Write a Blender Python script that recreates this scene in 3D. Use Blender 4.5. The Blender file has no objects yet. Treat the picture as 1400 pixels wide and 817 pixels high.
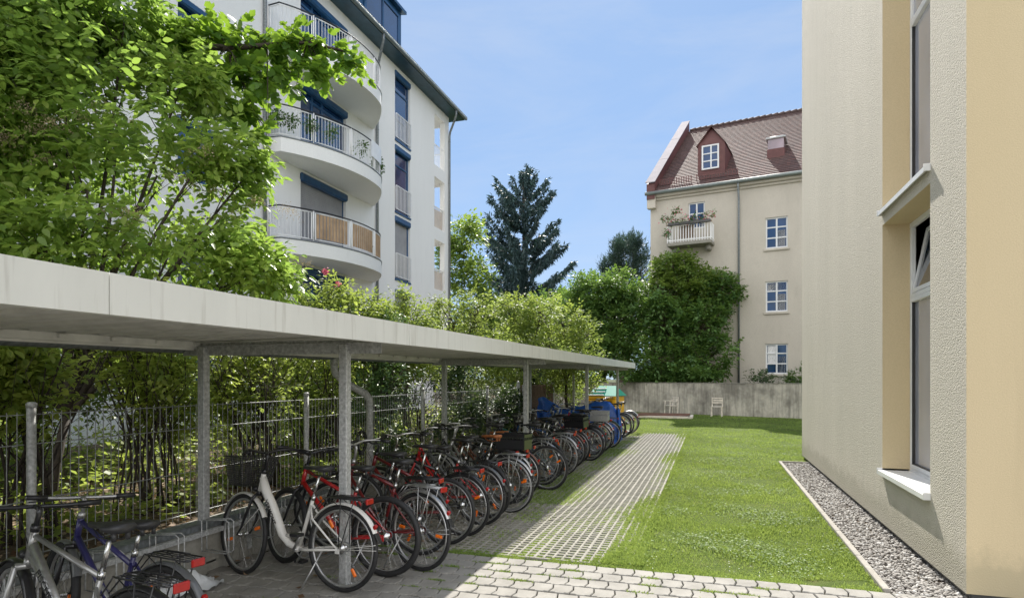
import bpy, math, random
import numpy as np
from mathutils import Vector, Matrix
PI = math.pi
RNG = random.Random(7)
scene = bpy.context.scene
COL = scene.collection

# ------------------------------------------------------------------ camera
F, CU, HV = 861.0, 700.0, 517.0
YAW = math.atan(272 / F)
cam_data = bpy.data.cameras.new('camera')
cam = bpy.data.objects.new('camera', cam_data)
COL.objects.link(cam)
cam.location = (0, 0, 1.7)
cam.rotation_euler = (math.radians(90), 0, YAW)
cam_data.sensor_width = 36
cam_data.lens = 36 * F / 1400
cam_data.shift_y = (HV - 408.5) / 1400
cam_data.clip_start = 0.05
cam_data.clip_end = 2000
scene.camera = cam
FW = (-math.sin(YAW), math.cos(YAW)); RT = (math.cos(YAW), math.sin(YAW))

def P(u, v, D):
    a = (u - CU) / F
    return Vector((D * (FW[0] + a * RT[0]), D * (FW[1] + a * RT[1]), 1.7 - (v - HV) * D / F))

def PX(u, X, z=0.0):
    "point on the vertical plane x = X seen at column u"
    a = (u - CU) / F
    D = X / (FW[0] + a * RT[0])
    return Vector((X, D * (FW[1] + a * RT[1]), z))

# ------------------------------------------------------------------ mesh builder
def frame_of(d):
    d = d.normalized()
    up = Vector((0, 0, 1)) if abs(d.z) < 0.95 else Vector((1, 0, 0))
    s = d.cross(up).normalized()
    return s, s.cross(d).normalized()

class MB:
    def __init__(self):
        self.v = []; self.f = []; self.m = []; self.sm = []
    def add(self, vs, fs, mat=0, smooth=False, M=None):
        o = len(self.v)
        for p in vs:
            self.v.append(tuple(M @ Vector(p)) if M is not None else tuple(p))
        for f in fs:
            self.f.append(tuple(i + o for i in f)); self.m.append(mat); self.sm.append(smooth)
        return self
    def box(self, x0, x1, y0, y1, z0, z1, mat=0, M=None, b=0.0):
        if x0 > x1: x0, x1 = x1, x0
        if y0 > y1: y0, y1 = y1, y0
        if z0 > z1: z0, z1 = z1, z0
        if b <= 0:
            vs = [(x, y, z) for z in (z0, z1) for y in (y0, y1) for x in (x0, x1)]
            fs = [(0, 2, 3, 1), (4, 5, 7, 6), (0, 1, 5, 4), (2, 6, 7, 3), (0, 4, 6, 2), (1, 3, 7, 5)]
            return self.add(vs, fs, mat, False, M)
        b = min(b, (x1 - x0) * .45, (y1 - y0) * .45, (z1 - z0) * .45)
        idx = {}; vs = []
        X = (x0, x1); Y = (y0, y1); Z = (z0, z1)
        for i in (0, 1):
            for j in (0, 1):
                for k in (0, 1):
                    sx = b if i == 0 else -b; sy = b if j == 0 else -b; sz = b if k == 0 else -b
                    idx[i, j, k, 0] = len(vs); vs.append((X[i], Y[j] + sy, Z[k] + sz))
                    idx[i, j, k, 1] = len(vs); vs.append((X[i] + sx, Y[j], Z[k] + sz))
                    idx[i, j, k, 2] = len(vs); vs.append((X[i] + sx, Y[j] + sy, Z[k]))
        fs = []
        def q(a, c, d, e, flip):
            fs.append((a, c, d, e) if not flip else (e, d, c, a))
        for i in (0, 1):
            q(idx[i,0,0,0], idx[i,1,0,0], idx[i,1,1,0], idx[i,0,1,0], i == 0)
            q(idx[0,i,0,1], idx[1,i,0,1], idx[1,i,1,1], idx[0,i,1,1], i == 1)
            q(idx[0,0,i,2], idx[1,0,i,2], idx[1,1,i,2], idx[0,1,i,2], i == 0)
        for a in (0, 1):
            for c in (0, 1):
                fl = (a == c)
                q(idx[a,c,0,0], idx[a,c,1,0], idx[a,c,1,1], idx[a,c,0,1], fl)
                q(idx[a,0,c,0], idx[a,1,c,0], idx[a,1,c,2], idx[a,0,c,2], not fl)
                q(idx[0,a,c,1], idx[1,a,c,1], idx[1,a,c,2], idx[0,a,c,2], fl)
                for d in (0, 1):
                    t = (idx[a,c,d,0], idx[a,c,d,1], idx[a,c,d,2])
                    fs.append(t if (a + c + d) % 2 == 1 else t[::-1])
        return self.add(vs, fs, mat, False, M)
    def beam(self, p, q, w, h, mat=0, b=0.0, up=None):
        "square bar from p to q"
        p = Vector(p); q = Vector(q); d = q - p; L = d.length; d.normalize()
        u = Vector(up) if up else (Vector((0, 0, 1)) if abs(d.z) < .95 else Vector((1, 0, 0)))
        s = d.cross(u).normalized(); u = s.cross(d).normalized()
        M = Matrix(((s.x, d.x, u.x, p.x), (s.y, d.y, u.y, p.y), (s.z, d.z, u.z, p.z), (0, 0, 0, 1)))
        return self.box(-w / 2, w / 2, 0, L, -h / 2, h / 2, mat, M, b)
    def tube(self, pts, r, n=8, mat=0, closed=False, cap=True, flat=None, smooth=True):
        pts = [Vector(p) for p in pts]; N = len(pts)
        rr = r if isinstance(r, (list, tuple)) else [r] * N
        T = []
        for i in range(N):
            if closed: t = pts[(i + 1) % N] - pts[i - 1]
            else: t = pts[min(i + 1, N - 1)] - pts[max(i - 1, 0)]
            T.append(t.normalized() if t.length > 1e-9 else Vector((0, 0, 1)))
        s, u = frame_of(T[0])
        vs = []
        for i in range(N):
            if i:
                s = (s - T[i] * s.dot(T[i]))
                s = s.normalized() if s.length > 1e-6 else frame_of(T[i])[0]
                u = s.cross(T[i]).normalized()
            for k in range(n):
                a = 2 * PI * k / n + PI / n
                fx, fy = (flat if flat else (1, 1))
                vs.append(pts[i] + (s * math.cos(a) * fx + u * math.sin(a) * fy) * rr[i])
        fs = []
        R = N if closed else N - 1
        for i in range(R):
            j = (i + 1) % N
            for k in range(n):
                l = (k + 1) % n
                fs.append((i * n + k, j * n + k, j * n + l, i * n + l))
        if not closed and cap and n > 2:
            fs.append(tuple(range(n))); fs.append(tuple(range((N - 1) * n, N * n))[::-1])
        return self.add(vs, fs, mat, smooth)
    def lathe(self, prof, n=16, mat=0, M=None, smooth=True):
        "profile [(r,z)] round the z axis"
        vs = []; fs = []
        for (r, z) in prof:
            for k in range(n):
                a = 2 * PI * k / n
                vs.append((r * math.cos(a), r * math.sin(a), z))
        for i in range(len(prof) - 1):
            for k in range(n):
                l = (k + 1) % n
                fs.append((i * n + k, i * n + l, (i + 1) * n + l, (i + 1) * n + k))
        fs.append(tuple(range(n))[::-1]); fs.append(tuple(range((len(prof) - 1) * n, len(prof) * n)))
        return self.add(vs, fs, mat, smooth, M)
    def prism(self, poly, z0, z1, mat=0, M=None):
        n = len(poly)
        vs = [(x, y, z0) for x, y in poly] + [(x, y, z1) for x, y in poly]
        fs = [tuple(range(n))[::-1], tuple(range(n, 2 * n))]
        for i in range(n):
            j = (i + 1) % n
            fs.append((i, j, n + j, n + i))
        return self.add(vs, fs, mat, False, M)
    def quad(self, a, b, c, d, mat=0):
        return self.add([a, b, c, d], [(0, 1, 2, 3)], mat)
    def mesh(self, name, mats):
        me = bpy.data.meshes.new(name)
        me.from_pydata(self.v, [], self.f)
        for m in (mats if isinstance(mats, (list, tuple)) else [mats]): me.materials.append(m)
        me.polygons.foreach_set('material_index', self.m)
        me.polygons.foreach_set('use_smooth', self.sm)
        me.update()
        return me
    def build(self, name, mats, parent=None):
        return link(name, self.mesh(name, mats), parent)

def link(name, me, parent=None):
    o = bpy.data.objects.new(name, me)
    COL.objects.link(o)
    if parent is not None: o.parent = parent
    return o

def empty(name, loc=(0, 0, 0), rz=0.0, parent=None):
    o = bpy.data.objects.new(name, None)
    COL.objects.link(o); o.location = loc; o.rotation_euler = (0, 0, rz)
    o.empty_display_size = .2
    if parent is not None: o.parent = parent
    return o

def tag(o, label=None, cat=None, group=None, kind=None):
    if label: o['label'] = label
    if cat: o['category'] = cat
    if group: o['group'] = group
    if kind: o['kind'] = kind
    return o

def bez(p0, p1, p2, p3, n=8):
    p0, p1, p2, p3 = map(Vector, (p0, p1, p2, p3))
    return [p0 * (1 - t) ** 3 + p1 * 3 * t * (1 - t) ** 2 + p2 * 3 * t * t * (1 - t) + p3 * t ** 3
            for t in [i / (n - 1) for i in range(n)]]

# ------------------------------------------------------------------ materials
MATS = {}
def nodes(name):
    m = bpy.data.materials.new(name); m.use_nodes = True
    nt = m.node_tree; b = nt.nodes['Principled BSDF']
    MATS[name] = m
    return m, nt, b

def ramp(nt, fac, stops):
    r = nt.nodes.new('ShaderNodeValToRGB')
    e = r.color_ramp.elements
    while len(e) < len(stops): e.new(.5)
    for i, (p, c) in enumerate(stops):
        e[i].position = p; e[i].color = (c[0], c[1], c[2], 1)
    nt.links.new(fac, r.inputs[0])
    return r.outputs[0]

def noise(nt, scale, detail=3, rough=.55, coord='Object', mapping=None, dist=0.0):
    tc = nt.nodes.new('ShaderNodeTexCoord')
    n = nt.nodes.new('ShaderNodeTexNoise'); n.inputs['Scale'].default_value = scale
    n.inputs['Detail'].default_value = detail; n.inputs['Roughness'].default_value = rough
    n.inputs['Distortion'].default_value = dist
    src = tc.outputs[coord]
    if mapping:
        mp = nt.nodes.new('ShaderNodeMapping'); mp.inputs['Scale'].default_value = mapping
        nt.links.new(src, mp.inputs[0]); src = mp.outputs[0]
    nt.links.new(src, n.inputs['Vector'])
    return n.outputs['Fac']

def mixc(nt, fac, a, b, blend='MIX'):
    m = nt.nodes.new('ShaderNodeMix'); m.data_type = 'RGBA'; m.blend_type = blend
    for s, x in ((m.inputs[0], fac), (m.inputs[6], a), (m.inputs[7], b)):
        if hasattr(x, 'links'): nt.links.new(x, s)
        elif isinstance(x, (int, float)): s.default_value = x
        else: s.default_value = (x[0], x[1], x[2], 1)
    return m.outputs[2]

def bump(nt, b, h, strength=.3, dist=.01):
    n = nt.nodes.new('ShaderNodeBump'); n.inputs['Strength'].default_value = strength
    n.inputs['Distance'].default_value = dist
    nt.links.new(h, n.inputs['Height']); nt.links.new(n.outputs[0], b.inputs['Normal'])
    return n

def M_(name, col, rough=.6, metal=0.0, var=.12, vscale=6, bscale=None, bstr=.2, bdist=.004, spec=None, coat=0):
    m, nt, b = nodes(name)
    n = noise(nt, vscale, 4)
    c1 = [max(0, x * (1 - var)) for x in col]; c2 = [min(1, x * (1 + var)) for x in col]
    nt.links.new(ramp(nt, n, [(.3, c1), (.7, c2)]), b.inputs['Base Color'])
    b.inputs['Roughness'].default_value = rough; b.inputs['Metallic'].default_value = metal
    if spec is not None: b.inputs['Specular IOR Level'].default_value = spec
    if coat: b.inputs['Coat Weight'].default_value = coat; b.inputs['Coat Roughness'].default_value = .15
    if bscale:
        bump(nt, b, noise(nt, bscale, 3), bstr, bdist)
    return m

def stucco(name, c1, c2, scale, strength, dist, stain=0.25, stainc=(.3, .28, .25), vstretch=(1, 1, .25), foot=0):
    m, nt, b = nodes(name)
    n1 = noise(nt, .9, 5, .6, mapping=vstretch)
    col = ramp(nt, n1, [(.3, c1), (.7, c2)])
    n2 = noise(nt, 3.5, 6, .65, mapping=vstretch)
    f = ramp(nt, n2, [(.55, (0, 0, 0)), (.85, (stain, stain, stain))])
    col = mixc(nt, f, col, stainc)
    if foot:
        tz = nt.nodes.new('ShaderNodeTexCoord'); sz = nt.nodes.new('ShaderNodeSeparateXYZ'); nt.links.new(tz.outputs['Object'], sz.inputs[0])
        mz = nt.nodes.new('ShaderNodeMath'); mz.operation = 'MULTIPLY_ADD'; nt.links.new(noise(nt, 5, 6, .7), mz.inputs[0]); mz.inputs[1].default_value = -.55; nt.links.new(sz.outputs['Z'], mz.inputs[2])
        col = mixc(nt, ramp(nt, mz.outputs[0], [(0, (foot, foot, foot)), (.16, (0, 0, 0))]), col, (.24, .23, .16))
        st = noise(nt, 2.2, 5, .7, mapping=(2.2, 2.2, .10))
        col = mixc(nt, ramp(nt, st, [(.58, (0, 0, 0)), (.78, (.18, .18, .18))]), col, [x * .68 for x in c1])
    g = noise(nt, scale, 2, .5)
    col = mixc(nt, ramp(nt, g, [(.35, (.35, .35, .35)), (.6, (0, 0, 0))]), col, [x * .8 for x in c1])
    nt.links.new(col, b.inputs['Base Color']); b.inputs['Roughness'].default_value = .92
    b.inputs['Specular IOR Level'].default_value = .2
    tc = nt.nodes.new('ShaderNodeTexCoord'); vo = nt.nodes.new('ShaderNodeTexVoronoi')
    vo.inputs['Scale'].default_value = scale * .9; nt.links.new(tc.outputs['Object'], vo.inputs['Vector'])
    ad = nt.nodes.new('ShaderNodeMath'); ad.operation = 'SUBTRACT'
    nt.links.new(g, ad.inputs[0]); nt.links.new(vo.outputs['Distance'], ad.inputs[1])
    bump(nt, b, ad.outputs[0], strength, dist)
    return m

def leaf_mat(name, dark, mid, light, trans=.42, tcol=(.35, .55, .05), rough=.42):
    m, nt, b = nodes(name)
    at = nt.nodes.new('ShaderNodeAttribute'); at.attribute_name = 'tint'
    col = ramp(nt, at.outputs['Fac'], [(0, dark), (.5, mid), (1, light)])
    tc = mixc(nt, .55, col, tcol)
    nt.links.new(col, b.inputs['Base Color']); b.inputs['Roughness'].default_value = rough
    b.inputs['Specular IOR Level'].default_value = .4
    t = nt.nodes.new('ShaderNodeBsdfTranslucent'); nt.links.new(tc, t.inputs['Color'])
    mx = nt.nodes.new('ShaderNodeMixShader'); mx.inputs[0].default_value = trans
    nt.links.new(b.outputs[0], mx.inputs[1]); nt.links.new(t.outputs[0], mx.inputs[2])
    nt.links.new(mx.outputs[0], nt.nodes['Material Output'].inputs['Surface'])
    return m

def glass_mat(name, col, rough=.05, spec=.9):
    m, nt, b = nodes(name)
    n = noise(nt, .8, 2)
    nt.links.new(ramp(nt, n, [(.35, [x * .6 for x in col]), (.65, col)]), b.inputs['Base Color'])
    b.inputs['Roughness'].default_value = rough; b.inputs['Specular IOR Level'].default_value = spec
    b.inputs['Coat Weight'].default_value = .6; b.inputs['Coat Roughness'].default_value = .02
    bump(nt, b, noise(nt, 1.3, 1), .12, .02)
    return m

m_galv = M_('galvanised_steel', (.44, .445, .44), .5, .2, .35, 40, 60, .08, .002)
m_galvd = M_('weathered_zinc', (.22, .24, .25), .55, .6, .3, 25)
m_sheet = M_('roof_sheet_metal', (.72, .71, .68), .55, .1, .14, 5)
m_fence = M_('fence_wire_steel', (.33, .34, .34), .5, .5, .2, 10)
m_black = M_('black_rubber', (.018, .018, .019), .62, 0, .3, 30)
m_bplast = M_('black_plastic', (.02, .02, .022), .38, 0, .2, 20)
m_sadd = M_('black_saddle_leather', (.03, .03, .032), .42, 0, .3, 30, 200, .1, .001)
m_chrome = M_('chromed_metal', (.62, .62, .62), .22, 1, .1, 30)
m_alu = M_('brushed_aluminium', (.50, .50, .50), .38, .85, .15, 40)
m_orange = M_('orange_reflector', (.9, .18, .01), .25, 0, .1, 30)
m_red = M_('red_reflector', (.36, .012, .01), .2, 0, .1, 30)
m_lens = M_('clear_lamp_glass', (.6, .62, .62), .1, 0, .05, 30)
m_brown = M_('brown_leather', (.33, .11, .035), .5, 0, .25, 20)

# concrete
def concrete(name, c1, c2, streak=False, sc=9):
    m, nt, b = nodes(name)
    n = noise(nt, sc, 7, .68)
    col = ramp(nt, n, [(.28, c1), (.72, c2)])
    if streak:
        s = noise(nt, 5.5, 5, .7, mapping=(1.6, 1.6, .12))
        col = mixc(nt, ramp(nt, s, [(.42, (.0, .0, .0)), (.72, (.75, .75, .75))]), col, [x * .35 for x in c1])
        s2 = noise(nt, .55, 4, .7)
        col = mixc(nt, ramp(nt, s2, [(.44, (0, 0, 0)), (.62, (.75, .75, .75))]), col, [x * .3 for x in c1])
    nt.links.new(col, b.inputs['Base Color']); b.inputs['Roughness'].default_value = .9
    bump(nt, b, noise(nt, 70, 5, .7), .35, .004)
    return m
m_conc = concrete('plinth_concrete', (.20, .19, .165), (.34, .325, .28))
m_wallc = concrete('board_marked_concrete', (.50, .465, .40), (.68, .64, .56), True)
m_paver = concrete('paving_stone', (.20, .19, .17), (.33, .315, .285), sc=4.5)
m_grid = concrete('grass_grid_concrete', (.20, .19, .16), (.33, .315, .27), sc=6)
m_kerb = concrete('kerb_concrete', (.26, .24, .21), (.37, .35, .31), sc=8)

m_white = stucco('white_render', (.81, .81, .80), (.86, .86, .85), 60, .15, .004, .12)
m_rough = stucco('rough_cream_render', (.54, .505, .43), (.60, .56, .48), 95, .95, .0075, .35, (.33, .32, .28), foot=.45)
m_yell = stucco('smooth_yellow_render', (.60, .49, .31), (.66, .545, .355), 120, .25, .003, .12, (.45, .36, .22), foot=.4)
m_house = stucco('beige_house_render', (.50, .46, .40), (.58, .535, .465), 30, .1, .003, .3, (.30, .27, .23), (1, 1, .5))
m_plinth = M_('dark_plinth', (.10, .10, .10), .8, 0, .2, 8, 40, .2)
m_wpaint = M_('white_paint', (.72, .73, .74), .45, 0, .05, 5)
m_wmetal = M_('white_powder_coat', (.80, .80, .80), .35, 0, .05, 5)
m_blue = M_('blue_painted_metal', (.012, .065, .16), .35, 0, .2, 4)
m_teal = M_('dark_teal_metal', (.03, .075, .105), .4, .3, .2, 4)
m_glass = glass_mat('window_glass', (.015, .03, .06))
m_glassb = glass_mat('blue_reflecting_glass', (.01, .045, .14))
m_glassg = glass_mat('pale_curtained_glass', (.40, .31, .34), .12, .6)
m_glassd = glass_mat('grey_room_glass', (.44, .46, .54), .10, .7)
m_shut = M_('grey_roller_shutter', (.30, .30, .31), .6, 0, .1, 3)
m_wood = M_('weathered_wood', (.27, .19, .125), .8, 0, .35, 9, 60, .3, .003)
m_slat = M_('tan_wood_slats', (.40, .27, .16), .75, 0, .25, 3)
m_reed = M_('brown_reed_screen', (.17, .115, .075), .85, 0, .4, 30)
m_bark = M_('bark', (.085, .065, .045), .9, 0, .4, 12, 50, .6, .01)
m_barkd = M_('dark_stem', (.045, .034, .025), .85, 0, .4, 20)
m_brick = M_('chimney_brick', (.30, .12, .08), .85, 0, .3, 8)

def tile_mat():
    m, nt, b = nodes('red_roof_tiles')
    tc = nt.nodes.new('ShaderNodeTexCoord'); br = nt.nodes.new('ShaderNodeTexBrick')
    br.inputs['Scale'].default_value = 1.0; br.inputs['Mortar Size'].default_value = .012
    br.inputs['Brick Width'].default_value = .2; br.inputs['Row Height'].default_value = .19
    br.inputs['Color1'].default_value = (.17, .075, .062, 1); br.inputs['Color2'].default_value = (.065, .034, .034, 1)
    br.inputs['Mortar'].default_value = (.05, .025, .02, 1)
    nt.links.new(tc.outputs['UV'], br.inputs['Vector'])
    n = noise(nt, 1.4, 5, .7)
    col = mixc(nt, ramp(nt, n, [(.35, (.0, .0, .0)), (.75, (.7, .7, .7))]), br.outputs['Color'], (.10, .07, .068))
    nt.links.new(col, b.inputs['Base Color']); b.inputs['Roughness'].default_value = .75
    return m
m_tile = tile_mat()
m_ltile = M_('dormer_brown_metal', (.12, .045, .042), .6, 0, .15, 4)
m_lead = M_('pale_sheet_flashing', (.23, .21, .235), .85, 0, .12, 2)
m_gutg = M_('green_grey_zinc', (.22, .25, .24), .5, .4, .12, 3)

# leaves
L_elder = leaf_mat('elder_leaf', (0.058, 0.103, 0.024), (0.114, 0.191, 0.035), (0.270, 0.351, 0.064), .55, (.40, .60, .10), .33)
L_vine = leaf_mat('maple_leaf', (0.049, 0.112, 0.028), (0.084, 0.182, 0.028), (0.196, 0.336, 0.042), .5, (.42, .62, .05))
L_hedge = leaf_mat('hedge_leaf', (0.058, 0.098, 0.022), (0.147, 0.209, 0.038), (0.330, 0.374, 0.067), .55, (.5, .61, .12))
L_light = leaf_mat('pale_shrub_leaf', (0.069, 0.115, 0.029), (0.149, 0.218, 0.052), (0.287, 0.356, 0.103), .5, (.5, .6, .1), .5)
L_dark = leaf_mat('dark_tree_leaf', (0.026, 0.073, 0.026), (0.065, 0.140, 0.039), (0.162, 0.281, 0.076), .38, (.3, .45, .06), .48)
L_mid = leaf_mat('bright_tree_leaf', (0.047, 0.095, 0.024), (0.101, 0.176, 0.041), (0.203, 0.284, 0.068), .48, (.42, .55, .08))
L_ivy = leaf_mat('ivy_leaf', (0.021, 0.049, 0.021), (0.042, 0.087, 0.029), (0.104, 0.187, 0.052), .22, (.2, .3, .05), .48)
L_grass = leaf_mat('grass_blade', (0.074, 0.127, 0.023), (0.150, 0.247, 0.044), (0.300, 0.406, 0.097), .40, (.48, .56, .13), .6)
L_needle = leaf_mat('blue_green_needles', (0.019, 0.044, 0.046), (0.044, 0.083, 0.087), (0.108, 0.167, 0.167), .12, (.1, .2, .1), .5)
L_pine = leaf_mat('pine_needles', (0.018, 0.039, 0.031), (0.039, 0.072, 0.055), (0.078, 0.124, 0.091), .15, (.1, .2, .1), .5)
L_umbel = leaf_mat('dry_flower_umbel', (.19, .15, .09), (.30, .23, .14), (.42, .33, .22), .3, (.5, .4, .2), .7)
L_pink = leaf_mat('pink_blossom', (.45, .06, .14), (.6, .12, .2), (.75, .3, .35), .3, (.8, .2, .3), .6)
L_white = leaf_mat('white_clover', (.6, .6, .55), (.7, .7, .65), (.8, .8, .8), .3, (.8, .8, .8), .6)
L_litter = leaf_mat('fallen_leaf', (.10, .05, .025), (.22, .14, .08), (.38, .28, .19), .15, (.5, .3, .1), .7)

def ground_mat(name, cols, sc=7, bs=60):
    m, nt, b = nodes(name)
    n = noise(nt, sc, 8, .7)
    col = ramp(nt, n, [(.25 + .5 * i / (len(cols) - 1), c) for i, c in enumerate(cols)])
    nt.links.new(col, b.inputs['Base Color']); b.inputs['Roughness'].default_value = .95
    b.inputs['Specular IOR Level'].default_value = .1
    bump(nt, b, noise(nt, bs, 6, .75), .8, .02)
    return m
m_lawn = ground_mat('lawn_soil', [(.035, .055, .014), (.07, .105, .022), (.10, .13, .035), (.13, .12, .05)], 3.5)
m_soil = ground_mat('joint_soil', [(.035, .03, .02), (.06, .055, .03), (.05, .075, .02)], 9)
m_mulch = ground_mat('garden_soil', [(.06, .045, .03), (.13, .10, .07), (.22, .18, .13)], 14)
m_far = ground_mat('far_ground', [(.05, .06, .03), (.09, .10, .045)], .5, 8)
m_dirt = ground_mat('worn_earth', [(.10, .075, .05), (.17, .135, .095), (.12, .12, .05)], 6)

def pebble_mat():
    m, nt, b = nodes('gravel_pebbles')
    at = nt.nodes.new('ShaderNodeAttribute'); at.attribute_name = 'tint'
    col = ramp(nt, at.outputs['Fac'], [(0, (.12, .105, .095)), (.3, (.24, .22, .20)), (.6, (.35, .33, .30)), (1, (.56, .55, .53))])
    nt.links.new(col, b.inputs['Base Color']); b.inputs['Roughness'].default_value = .8
    return m
m_peb = pebble_mat()

# ------------------------------------------------------------------ light
w = bpy.data.worlds.new('World'); scene.world = w; w.use_nodes = True
nt = w.node_tree
sky = nt.nodes.new('ShaderNodeTexSky'); sky.sky_type = 'NISHITA'; sky.sun_disc = False
SUN = Vector((-.19, 1.10, 1.09)).normalized()
EL = math.asin(SUN.z); AZ = math.atan2(SUN.x, SUN.y)
sky.sun_elevation = EL; sky.sun_rotation = AZ
sky.air_density = 1.0; sky.dust_density = 0.25; sky.ozone_density = 2.2; sky.altitude = 500
gm = nt.nodes.new('ShaderNodeGamma'); gm.inputs[1].default_value = .33
nt.links.new(sky.outputs[0], gm.inputs[0])
tn = mixc(nt, 1.0, gm.outputs[0], (.53, .71, .97), "MULTIPLY")
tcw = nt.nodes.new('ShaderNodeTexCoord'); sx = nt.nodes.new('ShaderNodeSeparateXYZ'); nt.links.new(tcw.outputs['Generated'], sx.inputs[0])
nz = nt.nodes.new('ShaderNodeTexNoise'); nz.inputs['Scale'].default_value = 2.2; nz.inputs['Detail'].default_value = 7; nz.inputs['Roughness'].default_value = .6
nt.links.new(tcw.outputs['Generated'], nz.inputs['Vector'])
def mth(op, a, b_):
    m = nt.nodes.new('ShaderNodeMath'); m.operation = op; m.use_clamp = True
    for i, x in enumerate((a, b_)):
        if hasattr(x, 'links'): nt.links.new(x, m.inputs[i])
        else: m.inputs[i].default_value = x
    return m.outputs[0]
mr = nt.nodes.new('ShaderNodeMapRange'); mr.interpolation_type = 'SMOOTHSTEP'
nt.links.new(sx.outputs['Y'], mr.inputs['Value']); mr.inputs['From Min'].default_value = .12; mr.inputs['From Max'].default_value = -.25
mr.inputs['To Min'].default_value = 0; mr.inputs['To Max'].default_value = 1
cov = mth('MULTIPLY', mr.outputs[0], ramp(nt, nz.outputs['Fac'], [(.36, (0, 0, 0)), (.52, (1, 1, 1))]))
tn = mixc(nt, cov, tn, (4.3, 4.3, 4.3))      # unseen white cloud bank opposite the sun, added as fill light for shade
cz = nt.nodes.new('ShaderNodeTexNoise'); cz.inputs['Scale'].default_value = 2.0; cz.inputs['Detail'].default_value = 8; cz.inputs['Roughness'].default_value = .62; cz.inputs['Distortion'].default_value = .6
mpw = nt.nodes.new('ShaderNodeMapping'); mpw.inputs['Scale'].default_value = (1, 1, 4.5); nt.links.new(tcw.outputs['Generated'], mpw.inputs[0]); nt.links.new(mpw.outputs[0], cz.inputs['Vector'])
tn = mixc(nt, ramp(nt, cz.outputs['Fac'], [(.42, (0, 0, 0)), (.80, (.30, .30, .30))]), tn, (1.6, 1.66, 1.76))
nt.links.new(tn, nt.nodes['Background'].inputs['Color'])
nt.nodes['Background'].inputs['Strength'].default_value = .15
ld = bpy.data.lights.new('sun', 'SUN'); ld.energy = 2.6; ld.angle = math.radians(.53); ld.color = (1, .95, .87)
lo = bpy.data.objects.new('sun', ld); COL.objects.link(lo); lo.location = (0, 0, 30)
lo.rotation_euler = SUN.to_track_quat('Z', 'Y').to_euler()
scene.view_settings.view_transform = 'Standard'; scene.view_settings.look = 'None'
scene.view_settings.gamma = 1; scene.view_settings.use_curve_mapping = False
scene.view_settings.exposure = 1.74
scene.render.engine = 'CYCLES'
scene.cycles.max_bounces = 7; scene.cycles.diffuse_bounces = 4; scene.cycles.transmission_bounces = 4
scene.cycles.use_denoising = True
# ------------------------------------------------------------------ numpy leaf meshes
def norm(a): return a / np.maximum(np.linalg.norm(a, axis=1, keepdims=True), 1e-9)

def mesh_np(name, V, faces, mat, tint=None, smooth=False):
    me = bpy.data.meshes.new(name)
    nv = len(V); k = faces.shape[1]; nf = len(faces)
    me.vertices.add(nv); me.vertices.foreach_set('co', V.astype(np.float32).ravel())
    me.loops.add(nf * k); me.loops.foreach_set('vertex_index', faces.astype(np.int32).ravel())
    me.polygons.add(nf); me.polygons.foreach_set('loop_start', np.arange(0, nf * k, k, dtype=np.int32))
    me.polygons.foreach_set('loop_total', np.full(nf, k, dtype=np.int32))
    if smooth: me.polygons.foreach_set('use_smooth', np.ones(nf, dtype=bool))
    if tint is not None:
        a = me.attributes.new('tint', 'FLOAT', 'POINT'); a.data.foreach_set('value', tint.astype(np.float32))
    me.materials.append(mat); me.update(calc_edges=True); me.validate()
    return me

def leaf_geo(p, d, n, L, W, tint, kind='fold'):
    d = norm(d); n = norm(n - d * np.sum(n * d, 1, keepdims=True)); s = np.cross(d, n)
    L = L[:, None]; W = W[:, None]; N = len(p)
    if kind == 'fold':
        base = p; mid = p + d * L * .5 - n * W * .12; tip = p + d * L - n * L * .12
        lf = p + d * L * .42 + s * W * .5 + n * W * .10; rt = p + d * L * .42 - s * W * .5 + n * W * .10
        V = np.stack([base, lf, tip, rt, mid], 1).reshape(-1, 3)
        f = np.array([[0, 1, 4], [1, 2, 4], [4, 2, 3], [0, 4, 3]])
        k = 5
    elif kind == 'oval':
        ring = [(.16, .34), (.42, .50), (.72, .34), (1, 0), (.72, -.34), (.42, -.50), (.16, -.34)]
        vs = [p, p + d * L * .45 - n * W * .13]
        for a, b in ring: vs.append(p + d * L * a + s * W * b + n * W * (.16 * abs(b) * 2 - .1) - n * L * .13 * a * a)
        V = np.stack(vs, 1).reshape(-1, 3)
        f = np.array([[0, 2, 1], [1, 2, 3], [1, 3, 4], [1, 4, 5], [1, 5, 6], [1, 6, 7], [1, 7, 8], [0, 1, 8]]); k = 9
    elif kind == 'lobed':
        pts = [(0, 0), (.12, .42), (.42, .55), (.45, .28), (.72, .33), (1, 0)]
        vs = [p + d * L * .38 - n * W * .06]
        ring = [(a, b) for a, b in pts] + [(a, -b) for a, b in pts[::-1] if b != 0]
        for a, b in ring: vs.append(p + d * L * a + s * W * b + n * W * .12 * abs(b) - n * L * .1 * a * a)
        V = np.stack(vs, 1).reshape(-1, 3)
        m = len(ring); f = np.array([[0, 1 + i, 1 + (i + 1) % m] for i in range(m)]); k = m + 1
    else:
        lf = p + d * L * .45 + s * W * .5; rt = p + d * L * .45 - s * W * .5
        V = np.stack([p, lf, p + d * L, rt], 1).reshape(-1, 3)
        f = np.array([[0, 1, 2], [0, 2, 3]]); k = 4
    Fc = (f[None] + (np.arange(N) * k)[:, None, None]).reshape(-1, 3)
    return V, Fc, np.repeat(tint, k)

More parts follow.
